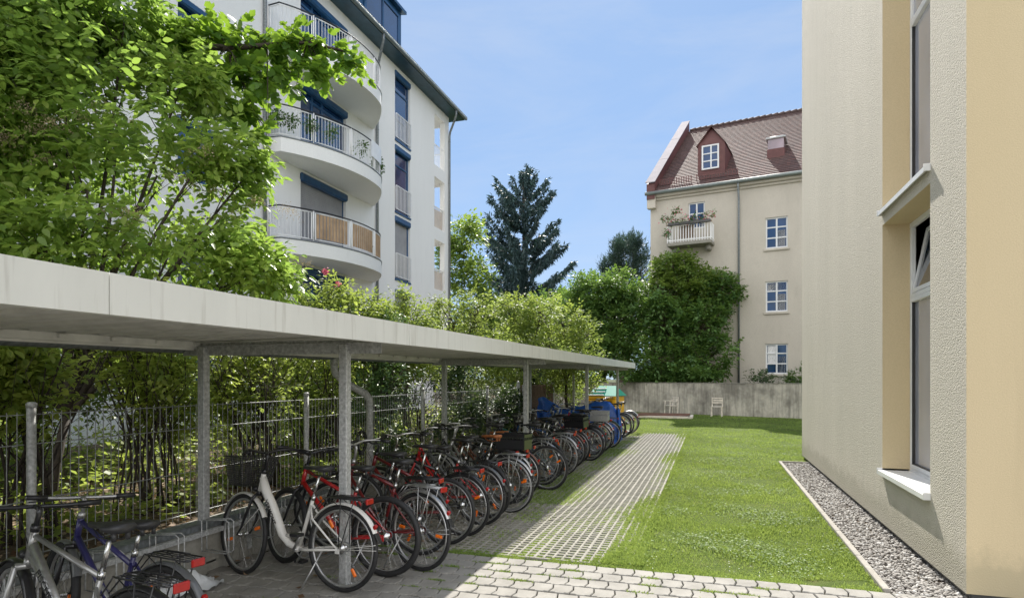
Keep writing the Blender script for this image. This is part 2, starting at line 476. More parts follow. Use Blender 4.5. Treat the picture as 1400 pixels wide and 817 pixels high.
def crown_points(blobs, n, rs, shell=.5, gap=.35, fs=1.6):
    "blobs: (cx,cy,cz,rx,ry,rz[,w])"
    B = np.array([b[:6] for b in blobs], float)
    wt = np.array([(b[6] if len(b) > 6 else 1) * (b[3] * b[4] * b[5]) ** (2 / 3) for b in blobs]); wt /= wt.sum()
    out_p = []; out_d = []; out_b = []; tot = 0
    ph = rs.uniform(0, 6.28, (5, 3)); fr = rs.normal(0, 1, (5, 3)) * fs
    while tot < n:
        m = n * 2
        bi = rs.choice(len(B), m, p=wt)
        d = norm(rs.normal(0, 1, (m, 3)))
        r = rs.uniform(shell ** 2, 1, m) ** .5
        r = r * rs.uniform(.88, 1.1, m)
        p = B[bi, :3] + d * B[bi, 3:6] * r[:, None]
        q = p[:, None, :] * fr[None] + ph[None]
        nz = np.sin(q).sum(2).sum(1) / 3.2
        keep = nz + rs.normal(0, .5, m) > -1.2 + gap * 2
        p = p[keep]; out_p.append(p); out_d.append(d[keep]); out_b.append(bi[keep]); tot += len(p)
    return np.concatenate(out_p)[:n], np.concatenate(out_d)[:n], np.concatenate(out_b)[:n]

def crown(name, blobs, mat, sprigs, per=8, L=.08, W=.5, seed=1, kind='fold', shell=.5, gap=.3, droop=.3, spread=.45,
          fs=1.6, up=.25, tb=0.0, parent=None):
    rs = np.random.RandomState(seed)
    P0, D0, bi = crown_points(blobs, sprigs, rs, shell, gap, fs)
    S = len(P0)
    t = norm(D0 + rs.normal(0, .6, (S, 3)) + np.array([0, 0, up]))
    up_ = norm(np.cross(np.cross(t, np.array([0, 0, 1.0]) + rs.normal(0, .15, (S, 3))), t))
    side = np.cross(t, up_)
    k = np.tile(np.arange(per), S); si = np.repeat(np.arange(S), per)
    sgn = np.where(k % 2 == 0, 1.0, -1.0)[:, None]
    fr = ((k // 2 + .5) / (per / 2))[:, None]
    Ls = spread * rs.uniform(.7, 1.3, S)[si][:, None]
    p = P0[si] + t[si] * Ls * (fr - .5) - np.array([0, 0, 1.0]) * Ls * droop * fr * fr * .5
    p += rs.normal(0, L * .15, p.shape)
    last = (k >= per - 2)[:, None]
    d = t[si] * np.where(last, 1.2, .45) + side[si] * sgn * np.where(last, .4, 1.0) - np.array([0, 0, droop]) + rs.normal(0, .22, p.shape)
    n = up_[si] + rs.normal(0, .28, p.shape) + np.array([0, 0, .3])
    ll = L * rs.uniform(.65, 1.25, len(p)); ww = ll * W * rs.uniform(.85, 1.15, len(p))
    btint = rs.uniform(-.16, .16, len(blobs))
    tint = np.clip(.42 + tb + btint[bi][si] + rs.normal(0, .14, S)[si] + rs.normal(0, .12, len(p)), 0, 1)
    V, Fc, T = leaf_geo(p, d, n, ll, ww, tint, kind)
    me = mesh_np(name, V, Fc, mat, T)
    return link(name, me, parent), P0

def limbs(mb, base, blobs, P0, seed, r0=.12, fork=.45, twigs=60, tr=.008, sway=.15):
    rg = random.Random(seed)
    base = Vector(base)
    top = Vector((sum(b[0] for b in blobs) / len(blobs), sum(b[1] for b in blobs) / len(blobs), sum(b[2] for b in blobs) / len(blobs)))
    fk = base.lerp(top, fork) + Vector((rg.uniform(-sway, sway), rg.uniform(-sway, sway), 0))
    mb.tube([base, base.lerp(fk, .15) + Vector((rg.uniform(-.3, .3) * sway, 0, 0)), base.lerp(fk, .5) + Vector((rg.uniform(-1, 1) * sway * .6, 0, 0)), fk],
            [r0 * 1.35, r0 * 1.05, r0 * .95, r0 * .8], 9)
    ends = []
    for b in blobs:
        c = Vector(b[:3]); mid = fk.lerp(c, .5) + Vector((rg.uniform(-sway, sway), rg.uniform(-sway, sway), rg.uniform(0, sway)))
        pts = bez(fk, fk.lerp(mid, .6) + Vector((0, 0, .1)), mid, c, 7)
        mb.tube(pts, [r0 * .6 * (1 - .8 * i / 6) + .004 for i in range(7)], 6)
        ends.append((c, mid))
    if len(P0):
        idx = rg.sample(range(len(P0)), min(twigs, len(P0)))
        for i in idx:
            p = Vector(P0[i]); c, mid = min(ends, key=lambda e: (e[0] - p).length)
            st = c.lerp(mid, rg.uniform(0, .6))
            pts = [st, st.lerp(p, .5) + Vector((0, 0, rg.uniform(-.05, .15))), p]
            mb.tube(pts, [tr * 1.6, tr, tr * .4], 4)

def tree(name, label, cat, base, blobs, leafmat, sprigs, seed, group=None, r0=.12, bark=None, twigs=60, fork=.45, tr=.008, rough=0, **kw):
    root = empty(name, base)
    tag(root, label, cat, group)
    if rough: blobs = roughen(blobs, rough, seed)
    bl = [(b[0] - base[0], b[1] - base[1], b[2] - base[2]) + tuple(b[3:]) for b in blobs]
    c, P0 = crown('crown' if cat == 'tree' else 'foliage', bl, leafmat, sprigs, seed=seed, parent=root, **kw)
    mb = MB(); limbs(mb, (0, 0, 0), bl[:len(bl) - rough], P0, seed, r0, fork, twigs, tr)
    mb.build('trunk' if cat == 'tree' else 'stem', bark or m_bark, root)
    return root

def roughen(blobs, n, seed, k=.34):
    rs = np.random.RandomState(seed); out = list(blobs)
    for i in range(n):
        b = blobs[rs.randint(len(blobs))]; d = rs.normal(0, 1, 3); d /= np.linalg.norm(d)
        d[2] = abs(d[2]) * .9 if rs.rand() < .6 else d[2]
        q = rs.uniform(.8, 1.02); r = rs.uniform(.55, 1.1) * k
        out.append((b[0] + d[0] * b[3] * q, b[1] + d[1] * b[4] * q, b[2] + d[2] * b[5] * q, b[3] * r, b[4] * r, b[5] * r, 1.3))
    return out

def B(u, v, D, ru, rv, rd, w=1):
    c = P(u, v, D)
    return (c.x, c.y, c.z, ru * D / F, rd, rv * D / F, w)

# ------------------------------------------------------------------ ground
mb = MB(); mb.box(-400, 400, -200, 900, -.6, -.02); tag(mb.build('ground', m_far), kind='structure')
# lawn base
mb = MB()
mb.prism([(-4.35, 5.62), (1.3, 5.62), (1.3, 13.62), (9.5, 13.62), (9.5, 34), (-12, 34), (-12, 18.6), (-4.35, 18.6)], -.02, .0)
tag(mb.build('lawn', m_lawn), kind='structure')
mb = MB(); mb.box(-6, 8, -6, 5.62, -.02, .002); tag(mb.build('paving_bed', m_soil), kind='structure')
mb = MB()
mb.prism([(-4.2, 5.66), (-1.75, 5.66), (-2.2, 8), (-2.35, 12), (-2.1, 17), (-2.3, 21), (-4.3, 21)], .0, .006)
tag(mb.build('worn_earth_strip', m_dirt), kind='structure')

# interlocking block paving
def paving():
    mb = MB(); rg = random.Random(3)
    px, py, g = .165, .198, .0045
    a = .011
    r = 0; y = 5.585 - py
    while y > -1.5:
        off = (r % 2) * px / 2
        x = -4.1 - off
        while x < 7.6:
            if not (x > 1.75 and y > 5.2 - .0) :
                x0, x1, y0, y1 = x + g, x + px - g, y + g, y + py - g
                xm = (x0 + x1) / 2; ym = (y0 + y1) / 2
                dz = rg.uniform(-.003, .003); tx = rg.uniform(-.002, .002)
                pl = [(x0 - a * .6, y0 + a), (x0 + px * .22, y0 + a), (x0 + px * .30, y0 - a * .3), (x1 - px * .30, y0 - a * .3), (x1 - px * .22, y0 + a), (x1 - a * .6, y0 + a),
                      (x1 + a * .9, ym), (x1 - a * .6, y1 - a * .2), (x1 - px * .22, y1 - a * .2), (x1 - px * .30, y1 - a * 1.3 + a), (x0 + px * .30, y1 - a * 1.3 + a), (x0 + px * .22, y1 - a * .2), (x0 - a * .6, y1 - a * .2), (x0 + a * .9, ym)]
                pl = pl[:14]
                n = len(pl); i_ = []
                for (qx, qy) in pl:
                    i_.append((qx + (xm - qx) * .055, qy + (ym - qy) * .07))
                z1 = .030 + dz
                vs = [(qx, qy, 0) for qx, qy in pl] + [(qx, qy, z1 - .007) for qx, qy in pl] + [(qx, qy, z1 + tx * (qx - xm) * 8) for qx, qy in i_]
                fs = [tuple(range(2 * n, 3 * n))]
                for i in range(n):
                    j = (i + 1) % n
                    fs += [(i, j, n + j, n + i), (n + i, n + j, 2 * n + j, 2 * n + i)]
                mb.add(vs, fs)
            x += px
        y -= py; r += 1
    return mb
tag(paving().build('block_paving', m_paver), kind='structure')

# grass grid pavers
def gridpave():
    mb = MB(); rg = random.Random(5)
    X0, X1, Y0, Y1 = -3.35, -.66, 5.72, 19.5
    p = .088; hw = .0128
    nx = int((X1 - X0) / p); ny = int((Y1 - Y0) / p)
    for i in range(nx + 1):
        x = X0 + i * p
        w_ = hw * (1.0 + (.25 if i % 5 == 0 else 0))
        j = 0
        while j < ny:
            L = 5
            y = Y0 + j * p
            dz = rg.uniform(-.003, .004)
            mb.box(x - w_, x + w_, y + .004, y + L * p - .004, -.01, .022 + dz, b=.005)
            j += L
    for j in range(ny + 1):
        y = Y0 + j * p
        i = 0
        while i < nx:
            L = 5; x = X0 + i * p
            dz = rg.uniform(-.003, .001)
            mb.box(x, min(x + L * p, X1), y - hw * 1.3, y + hw * 1.3, -.01, .021 + dz, b=.005)
            i += L
    # ragged last stones reaching into the lawn at the far end
    for i in range(12):
        x = -.62 + i * p * .7
        mb.box(x - hw, x + hw, 18.9 + rg.uniform(0, .2), 19.5, -.01, .019, b=.005) if False else None
    return mb
tag(gridpave().build('grass_grid_paving', m_grid), kind='structure')

# raised garden ground behind the plinth
mb = MB(); mb.box(-40, -4.36, -8, 26, -.02, .36); mb.box(-40, -5.2, 26, 60, -.02, .10)
tag(mb.build('garden_bed', m_mulch), kind='structure')

# gravel strip + edging
mb = MB(); mb.box(1.345, 1.92, 4.6, 13.6, -.03, .004); tag(mb.build('gravel_bed', m_mulch), kind='structure')
def gravel():
    rs = np.random.RandomState(4)
    import bmesh
    bm = bmesh.new(); bmesh.ops.create_icosphere(bm, subdivisions=2, radius=1)
    V1 = np.array([v.co[:] for v in bm.verts]); F1 = np.array([[v.index for v in f.verts] for f in bm.faces]); bm.free()
    N = 9500
    y = 4.7 + (13.55 - 4.7) * rs.uniform(0, 1, N) ** 1.25
    x = rs.uniform(1.36, 1.90, N)
    r = rs.uniform(.008, .0175, N)
    sc = np.stack([r * rs.uniform(.8, 1.3, N), r * rs.uniform(.8, 1.3, N), r * rs.uniform(.5, .85, N)], 1)
    a = rs.uniform(0, 6.28, N)
    Vv = V1[None] * sc[:, None, :]
    Vv = Vv * (1 + .16 * np.sin(V1[None, :, [1, 2, 0]] * 3 + a[:, None, None]))
    ca, sa = np.cos(a)[:, None], np.sin(a)[:, None]
    X = Vv[..., 0] * ca - Vv[..., 1] * sa; Y = Vv[..., 0] * sa + Vv[..., 1] * ca
    til = rs.uniform(-.5, .5, N)[:, None]
    Z = Vv[..., 2] + X * til
    z = rs.uniform(.006, .03, N)
    V = np.stack([X + x[:, None], Y + y[:, None], Z + z[:, None]], 2).reshape(-1, 3)
    Fc = (F1[None] + (np.arange(N) * len(V1))[:, None, None]).reshape(-1, 3)
    t = np.clip(rs.normal(.5, .22, N), 0, 1)
    return link('gravel', mesh_np('gravel', V, Fc, m_peb, np.repeat(t, len(V1)), True))
tag(gravel(), 'grey and beige rounded gravel strip along the rendered building', 'gravel', kind='stuff')
root = empty('edging_strip', (1.32, 5.6, 0)); tag(root, 'pale concrete lawn edging beside the gravel strip', 'edging')
mb = MB(); y = 0.0
for i in range(9):
    L = 1.0 if i < 8 else .02
    if L > .1: mb.box(-.027, .027, y + .003, y + .997, -.05, .05, b=.006)
    y += L
mb.box(-.027, .62, 8.003, 8.053, -.05, .052, b=.006)
mb.build('kerb_stone', m_kerb, root)

# ------------------------------------------------------------------ grass
def grass(name, pts, h, wd, seed, lean=.5, tb=0., mat=None):
    rs = np.random.RandomState(seed); N = len(pts)
    az = rs.uniform(0, 6.28, N); s = np.stack([np.cos(az), np.sin(az), np.zeros(N)], 1)
    d = np.stack([rs.normal(0, lean, N), rs.normal(0, lean, N), np.ones(N)], 1); d = norm(d)
    hh = (h * rs.uniform(.5, 1.3, N))[:, None]; ww = (wd * rs.uniform(.7, 1.3, N))[:, None]
    V = np.stack([pts - s * ww / 2, pts + s * ww / 2, pts + d * hh * .6 + s * ww * .35, pts + d * hh + d[:, [1, 0, 2]] * np.array([.3, .3, -.15]) * hh], 1).reshape(-1, 3)
    f = np.array([[0, 1, 2], [0, 2, 3]])
    Fc = (f[None] + (np.arange(N) * 4)[:, None, None]).reshape(-1, 3)
    q = np.sin(pts[:, 0] * 2.1 + 1.3 * np.sin(pts[:, 1] * 1.7)) + np.sin(pts[:, 1] * 1.3 + 2 * np.sin(pts[:, 0] * .9))
    t = np.clip(.60 + tb + .17 * q + rs.normal(0, .19, N), 0, 1)
    return link(name, mesh_np(name, V, Fc, mat or L_grass, np.repeat(t, 4)))

def in_lawn(x, y):
    a = (x > -.66 + .10 * np.sin(y * 3.1) + .08 * np.sin(y * 7.3) + .05 * np.sin(y * 17)) & (y > 5.6 - .11 * np.clip(x + .2, 0, 1.3) + .03 * np.sin(x * 11)) & (((x < 1.29) & (y < 13.7)) | (y >= 13.7)) & (x < 8.5)
    b = (y > 19.45) & (x > -7) & (x < 8.5)
    wall = (y > 30.7 - (x + .5) * .45)
    return (a | b) & ~wall

def lawn_points(N, seed):
    rs = np.random.RandomState(seed)
    D = 5.3 * (31 / 5.3) ** (rs.uniform(0, 1, N) ** 1.15)
    u = rs.uniform(600, 1420, N); a = (u - CU) / F
    x = D * (FW[0] + a * RT[0]); y = D * (FW[1] + a * RT[1])
    k = in_lawn(x, y)
    return np.stack([x[k], y[k], np.zeros(k.sum())], 1), D[k]
pts, D = lawn_points(420000, 1)
tuft = (np.sin(pts[:, 0] * 5 + 2 * np.sin(pts[:, 1] * 3)) + np.sin(pts[:, 1] * 6.1)) * .28 + 1
worn = np.sin(pts[:, 0] * 3.1 + 1.7 * np.sin(pts[:, 1] * 1.1)) + np.sin(pts[:, 1] * 2.3 + 1.2 * np.sin(pts[:, 0] * 2.7)) + np.random.RandomState(3).normal(0, .35, len(pts))
kk = (worn < 1.1) | (np.random.RandomState(4).uniform(0, 1, len(pts)) < .3)
pts, D, tuft = pts[kk], D[kk], tuft[kk]
tag(grass('lawn_grass', pts, .032 * tuft * (1 + D * .012), .0042 * (.6 + D * .13), 2), 'short bright green lawn grass beyond the block paving', 'grass', kind='stuff')

def grid_pts(N, seed):
    rs = np.random.RandomState(seed)
    p = .088
    X0, Y0 = -3.35, 5.72
    Y = Y0 + 13.8 * rs.uniform(0, 1, N) ** 1.7
    X = rs.uniform(-3.35, -.6, N)
    ix = np.floor((X - X0) / p); iy = np.floor((Y - Y0) / p)
    # overgrown share per patch
    nz = np.sin(X * 2.3 + 1) + np.sin(Y * 1.1 + X) + np.sin(X * 5.1 - Y * 2.3) * .6 + np.exp(-(Y - 5.7) / 1.3) * 2.6 + np.exp(-((X + .7) / .32) ** 2) * 1.9 + np.exp(-((X + 2.25) / .28) ** 2) * 1.2 * (Y > 8) - 2.2 * (X < -1.75) * (Y < 8.2)
    over = rs.uniform(0, 1, N) < np.clip((nz - 1.0) * .42, 0, .85)
    cx = X0 + (ix + .5) * p + rs.uniform(-.5, .5, N) * p * .55
    cy = Y0 + (iy + .5) * p + rs.uniform(-.5, .5, N) * p * .55
    X = np.where(over, X, cx); Y = np.where(over, Y, cy)
    bare = (X < -2.6) & (rs.uniform(0, 1, N) < .85)
    keep = (rs.uniform(0, 1, N) < np.clip(.62 + nz * .3, .15, 1)) & ~bare & ~over | (over & ~bare)
    return np.stack([X[keep], Y[keep], np.full(keep.sum(), .0)], 1), nz[keep]
pts, nz = grid_pts(240000, 3)
hh = .018 + .013 * np.clip(nz, 0, 2.4) + .012 * (pts[:, 0] > -.95)
tag(grass('grid_grass', pts, hh, .0055, 4, .65, .02), 'grass tufts growing in the holes of the grid pavers', 'grass', kind='stuff')
# tufts along the paving edge and in the joints
rs = np.random.RandomState(9)
n = 16000
x = rs.uniform(-3.2, 1.3, n); y = 5.62 + np.abs(rs.normal(0, .07, n)) - .03 - .05 * rs.uniform(0, 1, n) * (np.sin(x * 9) > .2)
c = np.sin(x * 13) + np.sin(x * 5.3) + rs.normal(0, .5, n) > -.4
e1 = np.stack([x, y, np.full(n, .01)], 1)[c]
n = 9000
ci = rs.randint(0, 70, n); cx = rs.uniform(-3.4, 1.2, 70); cyy = 5.5 - 1.9 * rs.uniform(0, 1, 70) ** 1.6
cyy = 5.585 - np.round((5.585 - cyy) / .198) * .198
e2 = np.stack([cx[ci] + rs.normal(0, .045, n), cyy[ci] + rs.normal(0, .008, n), np.full(n, .015)], 1)
e3 = []
tag(grass('paving_weeds', np.concatenate([e1, e2]), .034, .006, 5, .7), 'weeds and grass growing along the paving edge and joints', 'weeds', kind='stuff')
# tufts beside the edging and round the bike feet
n = 9000
x = rs.normal(-2.1, .12, n); y = rs.uniform(6, 21, n); k = np.sin(y * 2.7) + np.sin(y * 6.1) + rs.normal(0, .5, n) > -.1
x2 = 1.27 + rs.normal(0, .02, 3000); y2 = rs.uniform(5.6, 13.6, 3000)
e = np.concatenate([np.stack([x[k], y[k], np.full(k.sum(), .01)], 1), np.stack([x2, y2, np.zeros(3000)], 1)])
tag(grass('edge_grass', e, .05, .007, 6, .7), 'longer grass beside the bicycles and the lawn edging', 'grass', kind='stuff')
# clover
n = 1500
pts, D = lawn_points(1500, 8)
k = (np.sin(pts[:, 0] * 2) + np.sin(pts[:, 1] * 1.2 + 1)) > .1; pts = pts[k]
pts[:, 2] = .035
V, Fc, T = leaf_geo(pts, rs.normal(0, 1, pts.shape) * np.array([1, 1, .2]), rs.normal(0, .3, pts.shape) + np.array([0, 0, 1]), np.full(len(pts), .011), np.full(len(pts), .011), rs.uniform(0, 1, len(pts)), 'quad')
tag(link('clover_flowers', mesh_np('clover_flowers', V, Fc, L_white, T)), 'tiny white clover flowers scattered in the lawn', 'flowers', kind='stuff')
# clover leaves: flat round leaflets in the near lawn
pts, D = lawn_points(110000, 18); k = (D < 16) & (np.sin(pts[:, 0] * 4.3 + np.sin(pts[:, 1] * 2.9) * 1.5) + np.sin(pts[:, 1] * 3.7 + 2) + np.random.RandomState(2).normal(0, .4, len(pts)) > .35); pts = pts[k]
pts[:, 2] = rs.uniform(.012, .04, len(pts))
V, Fc, T = leaf_geo(pts, rs.normal(0, 1, pts.shape) * np.array([1, 1, .15]), rs.normal(0, .35, pts.shape) + np.array([0, 0, 1]), rs.uniform(.014, .032, len(pts)), rs.uniform(.012, .026, len(pts)), np.clip(rs.normal(.4, .15, len(pts)), 0, 1), 'quad')
tag(link('clover_leaves', mesh_np('clover_leaves', V, Fc, L_grass, T)), 'low clover leaves mixed into the near lawn', 'clover', kind='stuff')
# leaf litter behind the fence and under the bikes
n = 7000
x = np.concatenate([rs.uniform(-8, -4.5, n), rs.uniform(-4.1, -2.6, 420)]); y = np.concatenate([rs.uniform(0, 14, n), rs.uniform(2, 19, 420)])
z = np.concatenate([np.full(n, .365), np.full(420, .036)])
p = np.stack([x, y, z + rs.uniform(0, .02, len(x))], 1)
V, Fc, T = leaf_geo(p, rs.normal(0, 1, p.shape) * np.array([1, 1, .15]), rs.normal(0, .35, p.shape) + np.array([0, 0, 1]), rs.uniform(.04, .09, len(p)), rs.uniform(.03, .06, len(p)), rs.uniform(0, 1, len(p)), 'quad')
tag(link('leaf_litter', mesh_np('leaf_litter', V, Fc, L_litter, T)), 'dry brown leaves lying behind the wire fence and under the bicycles', 'leaf litter', kind='stuff')
# ------------------------------------------------------------------ bicycle shelter
YP = [-.75, 4.46, 9.70, 14.90, 20.10]
sh = empty('bike_shelter', (-3.5, 9.7, 0)); tag(sh, 'long open bicycle shelter with white fascia and galvanised steel posts', 'bike shelter')
def S(mb, name, mats):
    for i, p in enumerate(mb.v): mb.v[i] = (p[0] + 3.5, p[1] - 9.7, p[2])
    return mb.build(name, mats, sh)
def rz(y): return .0035 * (y - 4.5)
# corrugated deck
mb = MB()
prof = []; y = -2.95
per = .25
while y < 20.25:
    for dy, dz in ((0, 0), (.085, 0), (.11, .06), (.195, .06), (.22, 0)):
        if y + dy < 20.3: prof.append((y + dy, dz))
    y += per
xf, xb = -2.325, -4.52
vs = []
for (yy, dz) in prof:
    for (x, zz) in ((xf, 2.055), (xb, 2.015)):
        vs.append((x, yy, zz + dz + rz(yy))); vs.append((x, yy, zz + dz + rz(yy) + .006))
fs = []
for i in range(len(prof) - 1):
    a = i * 4; c = a + 4
    fs += [(a, a + 2, c + 2, c), (a + 1, c + 1, c + 3, a + 3), (a, c, c + 1, a + 1), (a + 2, a + 3, c + 3, c + 2)]
mb.add(vs, fs)
S(mb, 'roof_deck', m_sheet)
# fascia boards (L shaped, with a drip edge)
m_fas, nt, b = nodes('fascia_coating')
n = noise(nt, 3, 5, .65, mapping=(1, 1, .4)); s = noise(nt, 14, 4, .7, mapping=(1, 1.2, .08))
c = ramp(nt, n, [(.3, (.68, .68, .635)), (.7, (.75, .75, .70))])
c = mixc(nt, ramp(nt, s, [(.54, (0, 0, 0)), (.80, (.5, .5, .5))]), c, (.30, .27, .21))
nt.links.new(c, b.inputs['Base Color']); b.inputs['Roughness'].default_value = .5
ys = [-2.95, 1.92, 4.55, 8.55, 12.5, 16.4, 20.32]
for a, c_ in zip(ys[:-1], ys[1:]):
    mb = MB()
    for (x0, x1, z0, z1) in ((-2.31, -2.298, 1.965, 2.125), (-2.345, -2.31, 1.965, 1.972), (-2.40, -2.298, 2.125, 2.133)):
        v = [(x, y, z + rz(y)) for z in (z0, z1) for y in (a + .003, c_ - .003) for x in (x0, x1)]
        mb.add(v, [(0, 2, 3, 1), (4, 5, 7, 6), (0, 1, 5, 4), (2, 6, 7, 3), (0, 4, 6, 2), (1, 3, 7, 5)])
    S(mb, 'fascia_board', m_fas)
mb = MB(); mb.box(-4.55, -2.30, 20.30, 20.315, 2.02, 2.18); mb.box(-4.55, -2.30, 20.27, 20.345, 2.18, 2.187); S(mb, 'end_fascia', m_fas)
# posts, cross beams
for y in YP:
    dz = rz(y)
    for x in (-2.83, -4.25):
        z0 = .025 if x > -3 else .10
        mb = MB()
        mb.box(x - .036, x + .036, y - .036, y + .036, z0 + .01, 1.978 + dz, b=.005)
        mb.box(x - .039, x - .033, y - .012, y + .012, .6, 1.95, b=0)
        mb.box(x - .08, x + .08, y - .06, y + .06, z0 - .005, z0 + .01)
        for s in (-1, 1):
            mb.tube([(x + s * .06, y, z0 + .008), (x + s * .06, y, z0 + .03)], .008, 6)
        mb.tube([(x + .034, y, 1.93 + dz), (x + .044, y, 1.93 + dz)], .009, 6)
        S(mb, 'post', m_galv)
    mb = MB()
    mb.box(-4.50, -2.33, y - .03, y + .03, 1.98 + dz, 1.987 + dz)
    mb.box(-4.50, -2.33, y - .003, y + .003, 1.987 + dz, 2.012 + dz)
    mb.box(-4.48, -2.50, y + .004, y + .010, 1.90 + dz, 1.98 + dz)
    S(mb, 'cross_beam', m_galv)
# longitudinal rails under the deck
mb = MB(); mb.beam((-4.33, -2.9, 1.975), (-4.33, 20.25, 2.03), .05, .055); mb.beam((-4.36, -2.9, 1.945), (-4.36, 20.25, 2.0), .004, .03)
for k in range(60):
    yy = -2 + k * .4; mb.box(-4.31, -4.28, yy, yy + .06, 1.985 + rz(yy), 2.012 + rz(yy))
S(mb, 'rear_rail', m_sheet)
mb = MB(); mb.beam((-2.86, -2.9, 2.022), (-2.86, 20.25, 2.077), .04, .02); S(mb, 'front_rail', m_galvd)
# half round gutter
mb = MB(); N = 9; vs = []
for y in (-2.95, 20.3):
    for r in (.062, .056):
        for k in range(N):
            a = PI + PI * k / (N - 1)
            vs.append((-4.50 + r * math.cos(a), y, 1.985 + rz(y) + r * math.sin(a)))
fs = []
for k in range(N - 1):
    fs += [(k, k + 1, 2 * N + k + 1, 2 * N + k), (N + k, 3 * N + k, 3 * N + k + 1, N + k + 1)]
fs += [(0, 2 * N, 3 * N, N), (N - 1, 2 * N - 1, 4 * N - 1, 3 * N - 1)]
mb.add(vs, fs, 0, True)
for k in range(26):
    y = -2.5 + k * .9
    mb.tube([(-4.5 + .067 * math.cos(a), y, 1.985 + rz(y) + .067 * math.sin(a)) for a in [PI + PI * q / 8 for q in range(9)]], .006, 4, 0)
S(mb, 'gutter', m_galvd)
mb = MB()
mb.tube([(-4.5, 6.85, 1.94), (-4.5, 6.85, 1.84), (-4.5, 6.87, 1.77), (-4.44, 6.98, 1.66), (-4.36, 7.16, 1.56), (-4.30, 7.26, 1.50), (-4.27, 7.31, 1.43), (-4.27, 7.32, 1.35), (-4.27, 7.32, .05)], .047, 14)
for z in (1.33, .75): mb.tube([(-4.27, 7.32, z), (-4.27, 7.32, z + .02)], .052, 14)
mb.tube([(-4.5, 6.85, 1.97), (-4.5, 6.85, 1.86)], .053, 14)
S(mb, 'downpipe', m_galv)

# ------------------------------------------------------------------ plinth with wheel holders
pl = empty('concrete_plinth', (-4.25, 9, 0)); tag(pl, 'low concrete retaining wall along the rear posts of the shelter', 'low wall')
mb = MB()
y = -3.0
for k in range(12):
    y1 = y + 1.99
    mb.box(-.11, .08, y - 9 + .004, y1 - 9, 0, .45 if k % 2 else .447, b=.006); y = y1 + .005
mb.build('wall_slab', m_conc, pl)
mb = MB(); mb.box(.082, .088, -12, 11.3, .40, .449); mb.box(-.05, .088, -12, 11.3, .452, .458); mb.build('cover_strip', m_galvd, pl)

rk = empty('wheel_rack', (-4.16, 9, 0)); tag(rk, 'galvanised wheel holder rail fixed along the low concrete wall', 'bike rack')
mb = MB()
for k in range(19):
    y = -6.6 - 5 + k * 1.25
    mb.box(.0, .012, y, y + .05, .10, .41)
mb.box(.013, .053, -12, 11.3, .36, .40)
mb.build('rail', m_galv, rk)
k = 0; y = 1.2
while y < 20:
    mb = MB()
    for s in (-.028, .028):
        mb.tube([(.05, y - 9 + s, .50), (.30, y - 9 + s, .52), (.33, y - 9 + s, .50), (.33, y - 9 + s, .26), (.30, y - 9 + s, .24), (.05, y - 9 + s, .24)], .0055, 6)
    mb.tube([(.05, y - 9 - .028, .24), (.05, y - 9 - .028, .50), (.05, y - 9 + .028, .50), (.05, y - 9 + .028, .24)], .0055, 6)
    mb.build('wheel_holder', m_galv, rk)
    y += .52; k += 1

# ------------------------------------------------------------------ wire fence
fc = empty('wire_fence', (-4.6, 6.35, .36)); tag(fc, 'grey double bar wire mesh fence behind the bicycle shelter', 'fence')
FY = [-3.1, .05, 3.20, 6.35, 9.50, 12.65, 15.35]
def FM(mb):
    for i, p in enumerate(mb.v): mb.v[i] = (p[0] + 4.6, p[1] - 6.35, p[2] - .36)
    return mb
for i, y in enumerate(FY):
    mb = MB(); mb.tube([(-4.55, y, .3), (-4.55, y, 1.50)], .03, 12); mb.lathe([(.033, 0), (.033, .03), (.02, .04)], 12, M=Matrix.Translation((-4.55, y, 1.495)))
    FM(mb).build('post', m_galv, fc)
for a, b_ in zip(FY[:-1], FY[1:]):
    mb = MB(); yy = a + .05
    sag = RNG.uniform(-.006, .006)
    while yy < b_ - .03:
        mb.tube([(-4.6, yy, .40), (-4.6, yy, 1.462)], .0032, 4, cap=False); yy += .0675
    for z in (1.445, 1.235, .835, .45):
        for s in (-.0065, .0065):
            mb.tube([(-4.6 + s, a + .02, z), (-4.6 + s, (a + b_) / 2, z + sag), (-4.6 + s, b_ - .02, z)], .0042, 4, cap=False)
    FM(mb).build('mesh_panel', m_fence, fc)

# reed screens after the fence
rs_ = empty('reed_screen', (-4.62, 17.0, 0)); tag(rs_, 'brown vertical reed privacy screen beyond the end of the wire fence', 'screen')
mb = MB(); rg = random.Random(2)
for k in range(150):
    x = (k - 75) * .024
    if x > .95 and x < 1.15: continue
    mb.tube([(rg.uniform(-.004, .004), x, .02), (rg.uniform(-.006, .006), x + rg.uniform(-.004, .004), 1.50 + rg.uniform(-.02, .03))], .0125, 5)
mb.build('reed_panel', m_reed, rs_)
for yy in (-1.82, 1.82):
    mb = MB(); mb.box(-.05, .03, yy - .04, yy + .04, 0, 1.58, b=.006); mb.lathe([(.05, 0), (.05, .02), (.0, .06)], 8, M=Matrix.Translation((-.01, yy, 1.58))); mb.build('post', m_galv, rs_)
mb = MB()
for z in (.4, 1.3): mb.box(-.045, -.02, -1.8, 1.8, z, z + .05)
mb.build('rail', m_wood, rs_)

